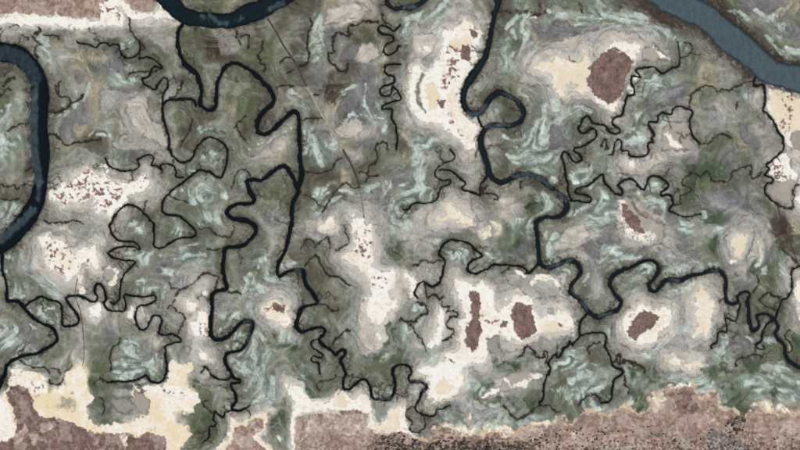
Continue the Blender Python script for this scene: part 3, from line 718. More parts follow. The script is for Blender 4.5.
C3 @45 -10,290 30,320 60,350 100,375 160,392 190,365 205,310 260,300 330,312 380,345 450,350 520,340 600,330 @55 40,310 75,340 90,380 130,330 190,285 250,290 335,290 345,262 390,250 410,285 440,300 460,260 520,215 590,215 @65 0,235 70,235 110,200 150,185 200,215 240,240 300,195 320,180 305,140 330,100 380,85 430,65 500,55 560,65 590,110 600,145 @75 10,140 60,110 90,100 110,130 120,190 150,210 200,210 250,245 310,215 340,180 360,170 370,210 420,220 470,230 480,190 520,210 560,235 610,230
C4 @55 200,290 320,290
C5 @45 230,310 330,330
C4 @45 380,360 500,365
c @55 0,310 50,305 80,340 70,370 0,390
W2.5 @65 400,70 480,58 540,62
C4 @75 330,180 360,185 350,200
C4 @75 500,205 520,215
C2.5 @75 300,215 340,225 420,225
'''
# pale silt and ripples on the open water
SILT = r'''
L9.5 @G 33.5,104 33.5,125 33.5,140 34.5,158 37,172 39,182
L5 @G 36,84 35,98
L8 @G 33,210 23,220 8,234 0,240 -60,265
L15 @G -200,70 -40,49 0,53 16,56 27,65 34,78
L4 @G 39,185 38,200
L6 @G 34,92 35,100
L5 @20 60,100 100,130 160,140
L4 @20 230,120 250,105
L3 @20 0,95 30,105
L5 @20 420,50 500,20
L5 @41 420,235 470,230 510,185
L4 @41 520,310 600,300
L4 @51 0,300 60,300
L3 @51 20,110 80,135 115,170
L3 @51 110,210 125,240
L5 @52 90,160 160,145 230,165 300,215
L5 @52 340,255 390,300
L4 @53 300,250 350,235 420,212
L4 @54 490,10 520,50
L4 @64 10,95 60,80
L3 @63 420,325 470,335
L4 @40 20,45 90,40
L4 @24 270,130 300,130 290,190
L3 @35 460,145 540,138
L3 @45 80,38 140,45 140,95
L3 @73 60,275 100,275
L3 @23 560,272 600,268
L3 @53 440,390 480,440
L4 @24 290,205 280,250
'''
# ------------------------------------------------------------------ things that are told apart
THINGS = {   # id: (name, category, label, group)
'S1': ('salt_flat', 'salt flat', 'bright white salt band along the foot of the red plain, top left', None),
'S2': ('salt_flat', 'salt flat', 'cream flat peppered all over with red specks beside the wide left river', None),
'S3': ('salt_flat', 'salt flat', 'ragged white flat with a dark red core below the peppered flat', None),
'S4': ('salt_flat', 'salt flat', 'tall white and cream flat with red patches left of the long river at top centre', None),
'S5': ('salt_flat', 'salt flat', 'cream flat holding the large dark red square plain, upper right', None),
'S6': ('salt_flat', 'salt flat', 'cream flat with dark specks on the right edge under the broad river', None),
'S7': ('salt_flat', 'salt flat', 'pouch shaped pan with white speckled top hemmed by a dark creek, right edge', None),
'S8': ('salt_flat', 'salt flat', 'small white patch cut by the right edge beside the pouch shaped pan', None),
'S9': ('salt_flat', 'salt flat', 'bright white strip cut by the right edge above the river end', None),
'S10': ('salt_flat', 'salt flat', 'small white streak on a grey pan inside the scalloped creek', None),
'S11': ('salt_flat', 'salt flat', 'tiny white spot on the beige pan above the zigzag creek', None),
'S12': ('salt_flat', 'salt flat', 'beige pan with a slanting dark red strip rimmed in white', None),
'S13': ('salt_flat', 'salt flat', 'yellow cream blot on a grey pan, lower right', None),
'S14': ('salt_flat', 'salt flat', 'tall white flat with brown flecks right of the straight causeway end', None),
'S15': ('salt_flat', 'salt flat', 'orange cream streak across the beige pan in the centre', None),
'S16': ('salt_flat', 'salt flat', 'small cream blot on the beige tongue left of the tall flecked flat', None),
'S17': ('salt_flat', 'salt flat', 'narrow white crescents on the left of the double red patch flat', None),
'S18': ('salt_flat', 'salt flat', 'largest white flat with a red column and a red oval patch, lower centre', None),
'S19': ('salt_flat', 'salt flat', 'grey and white swirled tongue below the largest white flat', None),
'S20': ('salt_flat', 'salt flat', 'tiny pinkish islet in the teal marsh near the bottom edge', None),
'S21': ('salt_flat', 'salt flat', 'small beige shield edged in white between left creeks', None),
'S22': ('salt_flat', 'salt flat', 'white ring round an oval red patch, lower right', None),
'S23': ('salt_flat', 'salt flat', 'slim cream bar lying below the white ringed red oval', None),
'S24': ('salt_flat', 'salt flat', 'upright cream flat between the red oval and the river end', None),
'S25': ('salt_flat', 'salt flat', 'broken white patches with red specks beside the square bend creek', None),
'S26': ('salt_flat', 'salt flat', 'tiny white fleck left of the square bend creek', None),
'S27': ('salt_flat', 'salt flat', 'cream flat with a small red rectangle above the teal lower marsh', None),
'S28': ('salt_flat', 'salt flat', 'small white flat with tan specks right of the thin lower left path', None),
'S29': ('salt_flat', 'salt flat', 'tiny white corner tucked against the tight loop creek', None),
'S30': ('salt_flat', 'salt flat', 'broad cream shore with long spits in the bottom left corner', None),
'S31': ('salt_flat', 'salt flat', 'cream rim of the small farmed headland at the bottom edge', None),
'S32': ('salt_flat', 'salt flat', 'scalloped white shore above the pale fields and pond at the bottom', None),
'P1': ('clay_pan', 'clay pan', 'smooth pinkish clay pan under the top edge, left of the curl of river', None),
'P2': ('clay_pan', 'clay pan', 'slate grey clay slick left of the pale pan near the top', None),
'P3': ('clay_pan', 'clay pan', 'pale beige pan beside the tight double loop creek', None),
'P4': ('clay_pan', 'clay pan', 'long mauve clay tongue running down beside the causeway', None),
'P5': ('clay_pan', 'clay pan', 'beige pan at the foot of the mauve tongue, touching the causeway', None),
'P6': ('clay_pan', 'clay pan', 'small mauve pan left of the causeway', None),
'P7': ('clay_pan', 'clay pan', 'small mauve pan among the ragged creeks, upper left', None),
'P8': ('clay_pan', 'clay pan', 'mauve pan cut by the top edge beyond the broad river', None),
'P9': ('clay_pan', 'clay pan', 'round grey pan in the top right corner marsh', None),
'P10': ('clay_pan', 'clay pan', 'dark rimmed mauve pan right of the red square plain', None),
'P11': ('clay_pan', 'clay pan', 'mauve pan with a green crescent under it, right of the small zigzag rill', None),
'P12': ('clay_pan', 'clay pan', 'upright grey pan around the yellow cream blot', None),
'P13': ('clay_pan', 'clay pan', 'dark mauve round pan left of the long river, near centre', None),
'P14': ('clay_pan', 'clay pan', 'oval mauve ringed pan left of the river end', None),
'P15': ('clay_pan', 'clay pan', 'small mauve hook above the oval ringed pan', None),
'P16': ('clay_pan', 'clay pan', 'mauve pan in pale algae right of the long river loop', None),
'P17': ('clay_pan', 'clay pan', 'dark ringed pan inside the square bend creek below the central fork', None),
'P18': ('clay_pan', 'clay pan', 'wide beige pan carrying the orange cream streak', None),
'P19': ('clay_pan', 'clay pan', 'smooth beige tongue hanging below the tall flecked flat', None),
'K1': ('mangrove_thicket', 'thicket', 'dark brown thicket below the top river', None),
'K2': ('mangrove_thicket', 'thicket', 'dark brown thicket right of the causeway', None),
'K3': ('mangrove_thicket', 'thicket', 'reddish dark thicket beside the straight path on the right', None),
}
LANDS = {
'F1': ('red_plain', 'plain', 'dark red bare plain filling the top left corner'),
'F2': ('farmland', 'farmland', 'dark red farmland with pale fields in the bottom left corner'),
'F3': ('farmland', 'farmland', 'small headland of pinkish fields on the bottom edge'),
'F4': ('farmland', 'farmland', 'pale pink fields on the bottom edge below the scalloped white shore'),
'F5': ('farmland', 'farmland', 'reddish brown farmland along the bottom right edge'),
}
PALETTE = {k: np.array(v, np.float32) / 255 for k, v in dict(
    w=(250, 246, 237), c=(236, 221, 194), y=(240, 222, 186), r=(126, 104, 97), p=(161, 138, 125), q=(186, 168, 154), b=(174, 166, 155),
    g=(150, 147, 139), m=(112, 110, 109), t=(170, 180, 171), a=(124, 133, 123), o=(101, 104, 91), v=(92, 96, 77),
    e=(72, 82, 66), l=(136, 134, 134), d=(88, 85, 75), k=(66, 55, 49), n=(146, 138, 118), h=(125, 124, 113)).items()}

# ------------------------------------------------------------------ map reading
def parse_points(tokens):
    pts, ox, oy, sc, w = [], 0, 0, 1.0, None
    for t in tokens:
        if t[0] == '@':
            if t[1] == 'G': ox, oy, sc = 0, 0, 1.0
            else: ox, oy, sc = 100 * int(t[1]), 75 * int(t[2]), 1 / 6
            continue
        v = [float(a) for a in t.split(',')]
        if len(v) > 2: w = v[2]
        pts.append((ox + v[0] * sc, oy + v[1] * sc, w if w else 1.0))
    return np.array(pts, np.float64)

def smooth_line(p, step=1.2):
    out = []
    n = len(p)
    for i in range(n - 1):
        p0, p1, p2, p3 = p[max(i - 1, 0)], p[i], p[i + 1], p[min(i + 2, n - 1)]
        ln = np.hypot(*(p2 - p1)[:2])
        if ln < 1e-6: continue
        k = int(min(max(ln / step, 1), 40))
        # centripetal-ish tangents, limited by the span
        m1, m2 = (p2 - p0) * .5, (p3 - p1) * .5
        for m in (m1, m2):
            l = np.hypot(m[0], m[1])
            if l > ln: m *= ln / l
        for j in range(k):
            t = j / k
            a, b, c, d = 2*t**3 - 3*t**2 + 1, t**3 - 2*t**2 + t, -2*t**3 + 3*t**2, t**3 - t**2
            out.append(a * p1 + b * m1 + c * p2 + d * m2)
    out.append(p[-1])
    return np.array(out)

# ------------------------------------------------------------------ survey grid
STEP, PAD = 0.72, 26.0
def axis(length):
    core = np.arange(-PAD, length + PAD + STEP, STEP)
    grow = np.cumsum(STEP * 1.28 ** np.arange(1, 31))
    return np.concatenate([core[0] - grow[::-1], core, core[-1] + grow])
xs, ys = axis(800.0), axis(450.0)
NX, NY = len(xs), len(ys)
X, Y = np.meshgrid(xs.astype(np.float32), ys.astype(np.float32))
RNG = np.random.default_rng(7)
PERM = RNG.permutation(4096).astype(np.int32)
ANG = (RNG.random(4096) * 2 * np.pi).astype(np.float32)
GXT, GYT = np.cos(ANG), np.sin(ANG)

def gnoise(x, y, seed=0):
    xi, yi = np.floor(x).astype(np.int32), np.floor(y).astype(np.int32)
    fx, fy = (x - xi).astype(np.float32), (y - yi).astype(np.float32)
    u, v = fx * fx * fx * (fx * (fx * 6 - 15) + 10), fy * fy * fy * (fy * (fy * 6 - 15) + 10)
    def g(ix, iy, dx, dy):
        h = PERM[(PERM[(ix + seed * 131) & 4095] + iy) & 4095]
        return GXT[h] * dx + GYT[h] * dy
    a, b = g(xi, yi, fx, fy), g(xi + 1, yi, fx - 1, fy)
    c, d = g(xi, yi + 1, fx, fy - 1), g(xi + 1, yi + 1, fx - 1, fy - 1)
    return ((a + (b - a) * u) * (1 - v) + (c + (d - c) * u) * v) * 1.5

def fbm(x, y, size, octaves, seed, gain=.5):
    s, amp, tot = 0, 1.0, 0
    for i in range(octaves):
        s = s + amp * gnoise(x / size, y / size, seed + i * 17)
        tot += amp; amp *= gain; size /= 2.03
    return s / tot

def sstep(a, b, x):
    t = np.clip((x - a) / (b - a), 0, 1)
    return t * t * (3 - 2 * t)

# meandering offsets, so that outlines run as ragged as mud and salt do
NA, NB = fbm(X, Y, 30, 3, 1), fbm(X, Y, 30, 3, 2)
NC, ND = fbm(X, Y, 9, 2, 3), fbm(X, Y, 9, 2, 4)
NE, NF = fbm(X, Y, 3.2, 2, 5), fbm(X, Y, 3.2, 2, 6)
NG, NH = fbm(X, Y, 4.5, 4, 7), fbm(X, Y, 4.5, 4, 8)
XB, YB = X + 8 * NA + 5 * NC + 1.5 * NG, Y + 8 * NB + 5 * ND + 1.5 * NH        # base cover
XP, YP = X + 2.6 * NC + 1.6 * NE, Y + 2.6 * ND + 1.6 * NF                      # outlines
XS, YS = X + 1.2 * NC + .7 * NE, Y + 1.2 * ND + .7 * NF                        # creeks

def window(x0, y0, x1, y1, m):
    i0, i1 = np.searchsorted(xs, (x0 - m, x1 + m))
    j0, j1 = np.searchsorted(ys, (y0 - m, y1 + m))
    return slice(max(j0 - 1, 0), j1 + 1), slice(max(i0 - 1, 0), i1 + 1)

def seg_dist(px, py, a, b):
    dx, dy = b[0] - a[0], b[1] - a[1]
    l2 = dx * dx + dy * dy
    t = np.clip(((px - a[0]) * dx + (py - a[1]) * dy) / max(l2, 1e-9), 0, 1)
    return np.hypot(px - a[0] - t * dx, py - a[1] - t * dy), t

def poly_sdf(px, py, p):                 # negative inside
    d = np.full(px.shape, 1e9, np.float32)
    inside = np.zeros(px.shape, bool)
    n = len(p)
    for i in range(n):
        a, b = p[i], p[(i + 1) % n]
        d = np.minimum(d, seg_dist(px, py, a, b)[0])
        if a[1] != b[1]:
            cond = (a[1] > py) != (b[1] > py)
            inside ^= cond & (px < (b[0] - a[0]) * (py - a[1]) / (b[1] - a[1]) + a[0])
    return np.where(inside, -d, d)

def line_sdf(px, py, p, width):
    d = np.full(px.shape, 1e9, np.float32)
    for i in range(len(p) - 1):
        d = np.minimum(d, seg_dist(px, py, p[i], p[i + 1])[0])
    return d - width / 2

# ------------------------------------------------------------------ land cover colour
cells = np.zeros((36, 64), 'U1')
for key, txt in COVER.items():
    c0, r0 = int(key[0]) * 8, int(key[1]) * 6
    for j, row in enumerate(txt.split()):
        for i in range(8):
            cells[r0 + j, c0 + i] = row[i]
GRID = np.zeros((36, 64, 3), np.float32)
for k, col in PALETTE.items():
    GRID[cells == k] = col if k != 't' else .6 * PALETTE['a'] + .4 * PALETTE['t']
def fold(v, n):
    v = np.mod(v, 2 * n)
    return np.where(v > n, 2 * n - v, v)
gx = np.clip(fold(XB, 800.0) / 12.5 - .5, 0, 62.999); gy = np.clip(fold(YB, 450.0) / 12.5 - .5, 0, 34.999)
ix, iy = gx.astype(int), gy.astype(int)
fx, fy = sstep(.22, .78, gx - ix)[..., None], sstep(.22, .78, gy - iy)[..., None]
COL = ((GRID[iy, ix] * (1 - fx) + GRID[iy, ix + 1] * fx) * (1 - fy) + (GRID[iy + 1, ix] * (1 - fx) + GRID[iy + 1, ix + 1] * fx) * fy)
ALGG = np.isin(cells, ['t']) * 1.0 + np.isin(cells, ['a']) * .55
PRES = ((ALGG[iy, ix] * (1 - fx[..., 0]) + ALGG[iy, ix + 1] * fx[..., 0]) * (1 - fy[..., 0]) + (ALGG[iy + 1, ix] * (1 - fx[..., 0]) + ALGG[iy + 1, ix + 1] * fx[..., 0]) * fy[..., 0]).astype(np.float32)
ZROUGH = np.zeros(X.shape, np.float32)
SALT = np.zeros(X.shape, np.float32)
RED = np.zeros(X.shape, np.float32)

tone = fbm(XP, YP, 8, 3, 41)
grit = fbm(X + 2 * NC, Y + 2 * ND, 5.5, 4, 43, .62)
COL = COL * (1 + .10 * tone)[..., None]

entries = []
for line in PATCHES.strip().splitlines():
    tok = line.split()
    tag = None
    if tok[1][0] == '#':
        tag = tok[1][1:]; tok = [tok[0]] + tok[2:]
    entries.append((tok[0], tag, parse_points(tok[1:])))

# ------------------------------------------------------------------ channels
DC = np.full(X.shape, 60.0, np.float32)   # distance to the water's edge
CID = np.full(X.shape, -1, np.int16)
FR = np.ones(X.shape, np.float32)
channels, rills = [], []
rr = random.Random(5)
for line in CHANNELS.strip().splitlines():
    cid, name, fr, label, course = line.split('|')
    q = smooth_line(parse_points(course.split()))
    q[:, 2] = np.where(q[:, 2] > 8, q[:, 2] - .8, q[:, 2] * .72)
    channels.append((cid, name, label, q))
    k = len(channels) - 1
    wmean = q[:, 2].mean()
    for i in range(len(q) - 1):
        a, b = q[i], q[i + 1]
        w = window(min(a[0], b[0]), min(a[1], b[1]), max(a[0], b[0]), max(a[1], b[1]), 30 + a[2] / 2)
        d, t = seg_dist(XS[w], YS[w], a, b)
        d = d - (a[2] + (b[2] - a[2]) * t) / 2 * (1 + .30 * NA[w] + .38 * NC[w] * (4.5 / (4.5 + a[2])))
        hit = d < DC[w]
        DC[w] = np.where(hit, d, DC[w]); CID[w] = np.where(hit, k, CID[w])
        FR[w] = np.where(hit, float(fr) * (.55 + .45 * min(a[2] / 5.5, 1.2)), FR[w])
        # little side gullies
        if wmean > 2.2 and i and rr.random() < .10 and -20 < a[0] < 820 and -20 < a[1] < 470:
            tx, ty = (b - a)[:2] / max(np.hypot(*(b - a)[:2]), 1e-6)
            s = rr.choice((-1, 1)); L = rr.uniform(2, 5.5) * (.5 + .5 * min(wmean / 5, 1))
            px, py = a[0] - ty * s * a[2] * .45, a[1] + tx * s * a[2] * .45
            pts = [(px, py, 1)]
            ang = math.atan2(tx * s, -ty * s) + rr.uniform(-.5, .5)
            for _ in range(3):
                ang += rr.uniform(-.6, .6)
                px += math.cos(ang) * L / 2; py += math.sin(ang) * L / 2
                pts.append((px, py, 1))
            rills.append((rr.uniform(.5, .9), np.array(pts), .65))
def sprout(x, y, ang, n, width):            # a hair-thin branching rill
    pts = [(x, y, 1)]
    for k in range(n):
        ang += rr.uniform(-.75, .75)
        x += math.cos(ang) * 1.35; y += math.sin(ang) * 1.35
        pts.append((x, y, 1))
        if n > 4 and rr.random() < .16: sprout(x, y, ang + rr.choice((-1, 1)) * rr.uniform(.6, 1.2), n // 2, width * .8)
    rills.append((width, np.array(pts), .72))
for cid, name, label, q in channels:
    for i in range(1, len(q) - 1):
        if rr.random() < .035 and -10 < q[i][0] < 810 and -10 < q[i][1] < 460:
            t = q[i + 1] - q[i - 1]
            sd = rr.choice((-1, 1)); l = max(math.hypot(t[0], t[1]), 1e-6)
            sprout(q[i][0] - t[1] / l * sd * q[i][2] * .45, q[i][1] + t[0] / l * sd * q[i][2] * .45, math.atan2(t[0] * sd, -t[1] * sd), rr.randint(4, 11), rr.uniform(.6, .95))
for line in RILLS.strip().splitlines():
    tok = line.split()
    rills.append((float(tok[0]), smooth_line(parse_points(tok[1:])), 1.0))
DR = np.full(X.shape, 30.0, np.float32)
RA = np.zeros(X.shape, np.float32)
for wd, q, amp in rills:
    for i in range(len(q) - 1):
        a, b = q[i], q[i + 1]
        w = window(min(a[0], b[0]), min(a[1], b[1]), max(a[0], b[0]), max(a[1], b[1]), 22)
        d = seg_dist(XS[w] + .9 * NE[w] + .8 * NC[w], YS[w] + .9 * NF[w] + .8 * ND[w], a, b)[0] - wd / 2 * (1 + .8 * NG[w])
        hit = d < DR[w]
        DR[w] = np.where(hit, d, DR[w]); RA[w] = np.where(hit, amp, RA[w])

# shores of the salt, pans, and a height above the creeks that the drying mud is banded by
DS = np.full(X.shape, 30.0, np.float32)
DPAN = np.full(X.shape, 20.0, np.float32)
for code, tag, p in entries:
    if code in 'wcbgm' and p[:, 0].max() - p[:, 0].min() < 1500:
        F = DS if (code in 'wc' and tag and tag[0] == 'S') else DPAN
        w = window(p[:, 0].min(), p[:, 1].min(), p[:, 0].max(), p[:, 1].max(), 32)
        F[w] = np.minimum(F[w], poly_sdf(XP[w], YP[w], p))
def band(col, amount):
    global COL
    COL = COL + (np.array(col, np.float32) / 255 - COL) * np.clip(amount, 0, 1)[..., None]
def soften(f, n):
    for _ in range(n):
        f = f.copy(); f[1:-1] = .25 * f[:-2] + .5 * f[1:-1] + .25 * f[2:]
        f[:, 1:-1] = .25 * f[:, :-2] + .5 * f[:, 1:-1] + .25 * f[:, 2:]
    return f
E = .5 * np.minimum(DC, 30) + .2 * np.minimum(DR, 20) - .75 * np.clip(DS, -8, 28) - .4 * np.clip(DPAN, -10, 14) + 10 * fbm(X, Y, 50, 2, 54, .4)
E = soften(E, 14)
G = 28
core = (slice(G, NY - G), slice(G, NX - G))
ey, ex = np.gradient(E[core])
gl = np.hypot(ex, ey) + 1e-4
TX, TY = (-ey / gl).astype(np.float32), (ex / gl).astype(np.float32)
def comb(img, reach):               # smear films of mud along the lines of equal height, as the ebb does
    src = img[core]; H, W = src.shape[:2]
    jj, ii = np.meshgrid(np.arange(H, dtype=np.float32), np.arange(W, dtype=np.float32), indexing='ij')
    acc, tot = src.copy(), 1.0
    for sgn in (1, -1):
        px, py = ii.copy(), jj.copy()
        for k in range(reach):
            i0, j0 = np.clip(np.rint(px), 0, W - 1).astype(np.int32), np.clip(np.rint(py), 0, H - 1).astype(np.int32)
            tx, ty = TX[j0, i0], TY[j0, i0]
            px = np.clip(px + sgn * tx * 1.25, 0, W - 1.01); py = np.clip(py + sgn * ty * 1.25, 0, H - 1.01)
            a, b = px.astype(np.int32), py.astype(np.int32)
            u, v = (px - a)[..., None], (py - b)[..., None]
            wgt = 1 - k / (reach + 3)
            acc += wgt * ((src[b, a] * (1 - u) + src[b, a + 1] * u) * (1 - v) + (src[b + 1, a] * (1 - u) + src[b + 1, a + 1] * u) * v)
            tot += wgt
    out = img.copy(); out[core] = acc / tot
    return out
stack = comb(np.stack([fbm(X, Y, sz, 2, sd) for sz, sd in ((7.5, 101), (6.0, 103), (5.0, 105), (7.0, 107))], -1).astype(np.float32), 12)
stack = stack / stack[core].std((0, 1))
stack[:G] = stack[-G:] = 0; stack[:, :G] = stack[:, -G:] = 0
n1, n2, n3, n4 = (np.ascontiguousarray(stack[..., k]) for k in range(4))
HD = DS + 5.5 * NA + 3.0 * NC
reach = np.clip(9.5 + 15 * fbm(X, Y, 50, 2, 53), 3.5, 18)
band((148, 145, 136), sstep(5, -3, HD - reach * 1.7) * .55)
band((176, 169, 159), sstep(3, -2, HD - reach) * .82)
near = np.clip(np.exp(-np.maximum(DC, 0) / 7) + .5 * np.exp(-np.maximum(DR, 0) / 5), 0, 1)
band((80, 77, 66), near * .42 * sstep(-.3, .3, NC + NE))
soil = 1 - sstep(2, -2, DS)
COL = comb(COL.astype(np.float32), 8)

# owners of the grid cells
PARTS = [('marsh', None)]                 # owner index -> (thing id, part name)
INDEX = {}
OWN = np.zeros(X.shape, np.int16)
def owner(tag):
    if '/' in tag:
        PARTS.append(tuple(tag.split('/'))); return len(PARTS) - 1
    if tag not in INDEX:
        PARTS.append((tag, None)); INDEX[tag] = len(PARTS) - 1
    return INDEX[tag]

streak = n2
fine = fbm(X, Y, 2.2, 2, 71)
speck_n = .55 * fbm(X, Y, 2.8, 2, 81) + .65 * fbm(X, Y, 6.5, 2, 82)
alg = np.zeros(X.shape, np.float32)
def paint(subset):
    for code, tag, p in subset:
        c = code[0]
        wide = float(code[1:]) if len(code) > 1 else 0
        big = p[:, :2].max(0) - p[:, :2].min(0)
        w = window(p[:, 0].min(), p[:, 1].min(), p[:, 0].max(), p[:, 1].max(), 12 + wide)
        if c == 'z':
            d = poly_sdf(XP[w], YP[w], p)
            mask = sstep(1.2, -1.2, d) * sstep(.0, .22, speck_n[w] - (.72 - wide) * .5) * .9
            COL[w] += (np.array([128, 98, 88], np.float32) / 255 * (1 + .3 * fine[w][..., None]) - COL[w]) * mask[..., None]
            RED[w] = np.maximum(RED[w], mask)
            if tag:
                key = tag + '/scrub_specks'
                if key not in INDEX:
                    PARTS.append((tag, 'scrub_specks')); INDEX[key] = len(PARTS) - 1
                OWN[w] = np.where(mask > .5, INDEX[key], OWN[w])
            continue
        if c.isupper():
            cl = c.lower()
            q = smooth_line(p, 2.0)
            d = line_sdf(XP[w], YP[w], q, wide)
            soft = max(.7, wide * .32)
            mask = sstep(soft, -soft, d)
            if cl == 't':
                d2 = line_sdf(X[w] + 3 * NC[w] + 2 * NE[w], Y[w] + 3 * ND[w] + 2 * NF[w], q, wide * 1.15)
                mask = sstep(soft, -soft, d2 - 1.5 * NG[w] - .5 * streak[w]) * sstep(-.9, .1, streak[w])
                alg[w] = np.maximum(alg[w], mask)
                mask = mask * .95
            elif cl in 'wc': mask = sstep(soft, -soft, d - 3.5 * NC[w] - 3.0 * NA[w] - 1.5 * NG[w]) * sstep(-.3, .12, fine[w] + .7 * NC[w] + .18); SALT[w] = np.maximum(SALT[w], mask)
            elif cl == 'k':
                mask = mask * sstep(-.35, .1, NE[w] + .1); ZROUGH[w] = np.maximum(ZROUGH[w], mask)
            else: mask = mask * .8
        else:
            cl = c
            if c in 'wcyr':
                d = poly_sdf(XP[w] + .9 * fine[w], YP[w] - .9 * speck_n[w], p) - (2.5 * NG[w] + 2.4 * NC[w] + 1.0 * NE[w] if c in 'wcy' else 1.5 * NG[w] + .8 * NC[w])
                mask = sstep(.5, -.5, d)
                (RED if c == 'r' else SALT)[w] = np.maximum((RED if c == 'r' else SALT)[w], mask)
                if c == 'r': SALT[w] *= 1 - mask
            elif c in 'pq':
                d = poly_sdf(XS[w] + .5 * fine[w], YS[w], p) - (2.2 * NG[w] + 1.6 * NC[w] if big.max() > 40 else .6 * NG[w]); mask = sstep(.6, -.6, d)
                RED[w] = np.maximum(RED[w], mask); SALT[w] *= 1 - mask
            elif c == 'k':
                d = poly_sdf(XP[w] + 3 * NE[w], YP[w] + 3 * NF[w], p); mask = sstep(1.8, -1.8, d) * .68
                ZROUGH[w] = np.maximum(ZROUGH[w], mask)
            else:
                d = poly_sdf(XP[w], YP[w], p)
                if c in 'bgml': mask = sstep(1.0, -1.0, d - 1.5 * NG[w]) * .8
                else: mask = sstep(2.0, -2.0, d - 5 * NG[w] - 4 * NC[w]) * ((.66 if c == 'e' else .45) + .3 * sstep(-.15, .15, grit[w]))
                SALT[w] *= 1 - mask
        paint = PALETTE[cl] * (1 + .06 * tone[w][..., None] + .05 * fine[w][..., None])
        if cl in 'wcy':
            mixw = np.clip((.45 if cl == 'y' else .22) + 1.3 * NA[w] + 1.6 * NG[w] + .5 * NC[w], 0, 1)[..., None] * (.42 if cl == 'w' else .85)
            paint = PALETTE[cl] + (PALETTE['c' if cl == 'w' else 'w'] - PALETTE[cl]) * mixw - (.07 * sstep(.05, .6, speck_n[w] * .25 + NG[w]))[..., None] * np.array([.8, 1, 1.15], np.float32) + .03 * fine[w][..., None]
        if cl in 'rpq' and big.max() > 12:
            paint = PALETTE[cl] * (1 + .22 * NC[w] + .22 * NG[w] + .24 * fine[w])[..., None]
        if cl == 'b': paint = PALETTE['b'] * (1 + .10 * tone[w] + .07 * NC[w])[..., None]
        if c == 'C' and big[0] > 100: paint = np.array([205, 184, 156], np.float32) / 255 * (1 + .2 * NG[w][..., None])
        COL[w] += (paint - COL[w]) * mask[..., None]
        if c in 'bgm' and wide == 0:      # the clay dries with a darker rim
            rim = np.exp(-((d - 1.5 * NG[w] + .1) / 1.0) ** 2) * .6 * np.clip(.75 + 1.5 * NC[w], 0, 1)
            COL[w] += (np.array([88, 82, 84], np.float32) / 255 - COL[w]) * rim[..., None]
        if tag:
            oid = owner(tag)
            OWN[w] = np.where(mask > .5 if cl != 'k' else mask > .4, oid, OWN[w])

first_salt = next(i for i, e in enumerate(entries) if e[1] and e[1].startswith('S'))
paint(entries[:first_salt])
flat = np.maximum(sstep(2, -2, DPAN), sstep(2, -1, HD - reach)) 
calm = soil * (1 - .80 * flat)
zone = np.clip(soften(PRES, 10) * 1.5, 0, 1)
swirl = calm * (.35 + .65 * zone)
iso = fbm(X + 3 * NC, Y + 3 * ND, 6, 4, 62, .62); iso /= iso.std()
iso2 = fbm(X + 3 * NC, Y + 3 * ND, 7, 4, 67, .62); iso2 /= iso2.std()
COL = COL * (1 + (swirl * .07 * n1 + calm * .03 * iso + soil * (.018 * n1 + .02 * iso2))[..., None])
wash = .85 * n2 + .38 * iso + .5 * NC
band((168, 176, 166), sstep(.3, .62, wash - 1.35 + 1.75 * PRES) * (.12 + .60 * np.clip(PRES * 1.3, 0, 1)) * swirl)
band((88, 93, 84), sstep(.3, 1.1, -wash - 1.0 + 1.1 * PRES) * .5 * swirl)
band((74, 74, 64), sstep(.5, 1.5, .85 * n3 + .35 * iso2 + .8 * ND - .2) * .42 * swirl)
band((110, 108, 107), sstep(.7, 1.4, .95 * n4 - .25 * iso - .9 * NC) * .36 * swirl)
band((162, 153, 133), sstep(.8, 1.6, .7 * n4 + .3 * iso2 + 1.2 * NB) * .42 * swirl)
band((186, 193, 185), sstep(1.25, 1.8, wash + .7 * PRES - .25) * .38 * swirl)
lev = E / 4.2 + .5 * NC
fr_ = lev - np.floor(lev)
strength = np.clip(.45 + 1.6 * fbm(X, Y, 40, 2, 52), 0, 1) * soil
band((84, 82, 78), np.exp(-((fr_ - .5) / .09) ** 2) * .58 * strength * np.clip(.6 + 1.5 * NC, 0, 1))
band((172, 174, 164), np.exp(-((fr_ - .70) / .10) ** 2) * .36 * strength * np.clip(.3 + 1.8 * ND, 0, 1))
lv2 = E / 2.1 + .35 * NC + .2 * NE
f2 = lv2 - np.floor(lv2)
st2 = np.clip(-.1 + 2.2 * fbm(X, Y, 34, 2, 57), 0, 1) * soil
band((92, 89, 86), np.exp(-((f2 - .5) / .15) ** 2) * .34 * st2)
band((178, 176, 166), np.exp(-((f2 - .78) / .14) ** 2) * .28 * st2)
H2 = HD + .8 * NE
band((100, 95, 90), np.exp(-((H2 - reach - .6) / .8) ** 2) * .85 * np.clip(.7 + 2 * ND, 0, 1))
band((104, 101, 95), np.exp(-((H2 - reach * 1.7) / .8) ** 2) * .42 * np.clip(.5 + 2.2 * NC, 0, 1))
band((188, 182, 172), sstep(.8, -.8, H2 - reach * .45) * .26)
band((152, 149, 147), sstep(.9, -.9, H2 - reach * 1.35) * sstep(-.9, .9, H2 - reach) * .5)
band((126, 122, 124), np.exp(-((H2 - reach * 1.38) / .8) ** 2) * .4 * np.clip(.6 + 2 * NA, 0, 1))
band((164, 164, 156), sstep(1.0, -1.0, H2 - reach * 2.0) * sstep(-.8, .8, H2 - reach * 1.72) * .35)
band((198, 192, 181), np.exp(-((DS - .6 + 2 * NC) / 1.8) ** 2) * .5)
# dendritic drainage near the creeks
dend = np.abs(fbm(X + 2.5 * NC, Y + 2.5 * ND, 7, 3, 35))
band((62, 54, 46), np.exp(-(dend / .055) ** 2) * near * .72 * sstep(-.2, .15, NA + .6 * NC) * soil)
COL = COL * (1 + .08 * grit[..., None] + .07 * fine[..., None] * soil[..., None]) * (1 + soil[..., None] * np.array([.08, .095, .10], np.float32))
COL = COL + (soil[..., None] * .16) * (COL - .47)
paint(entries[first_salt:])

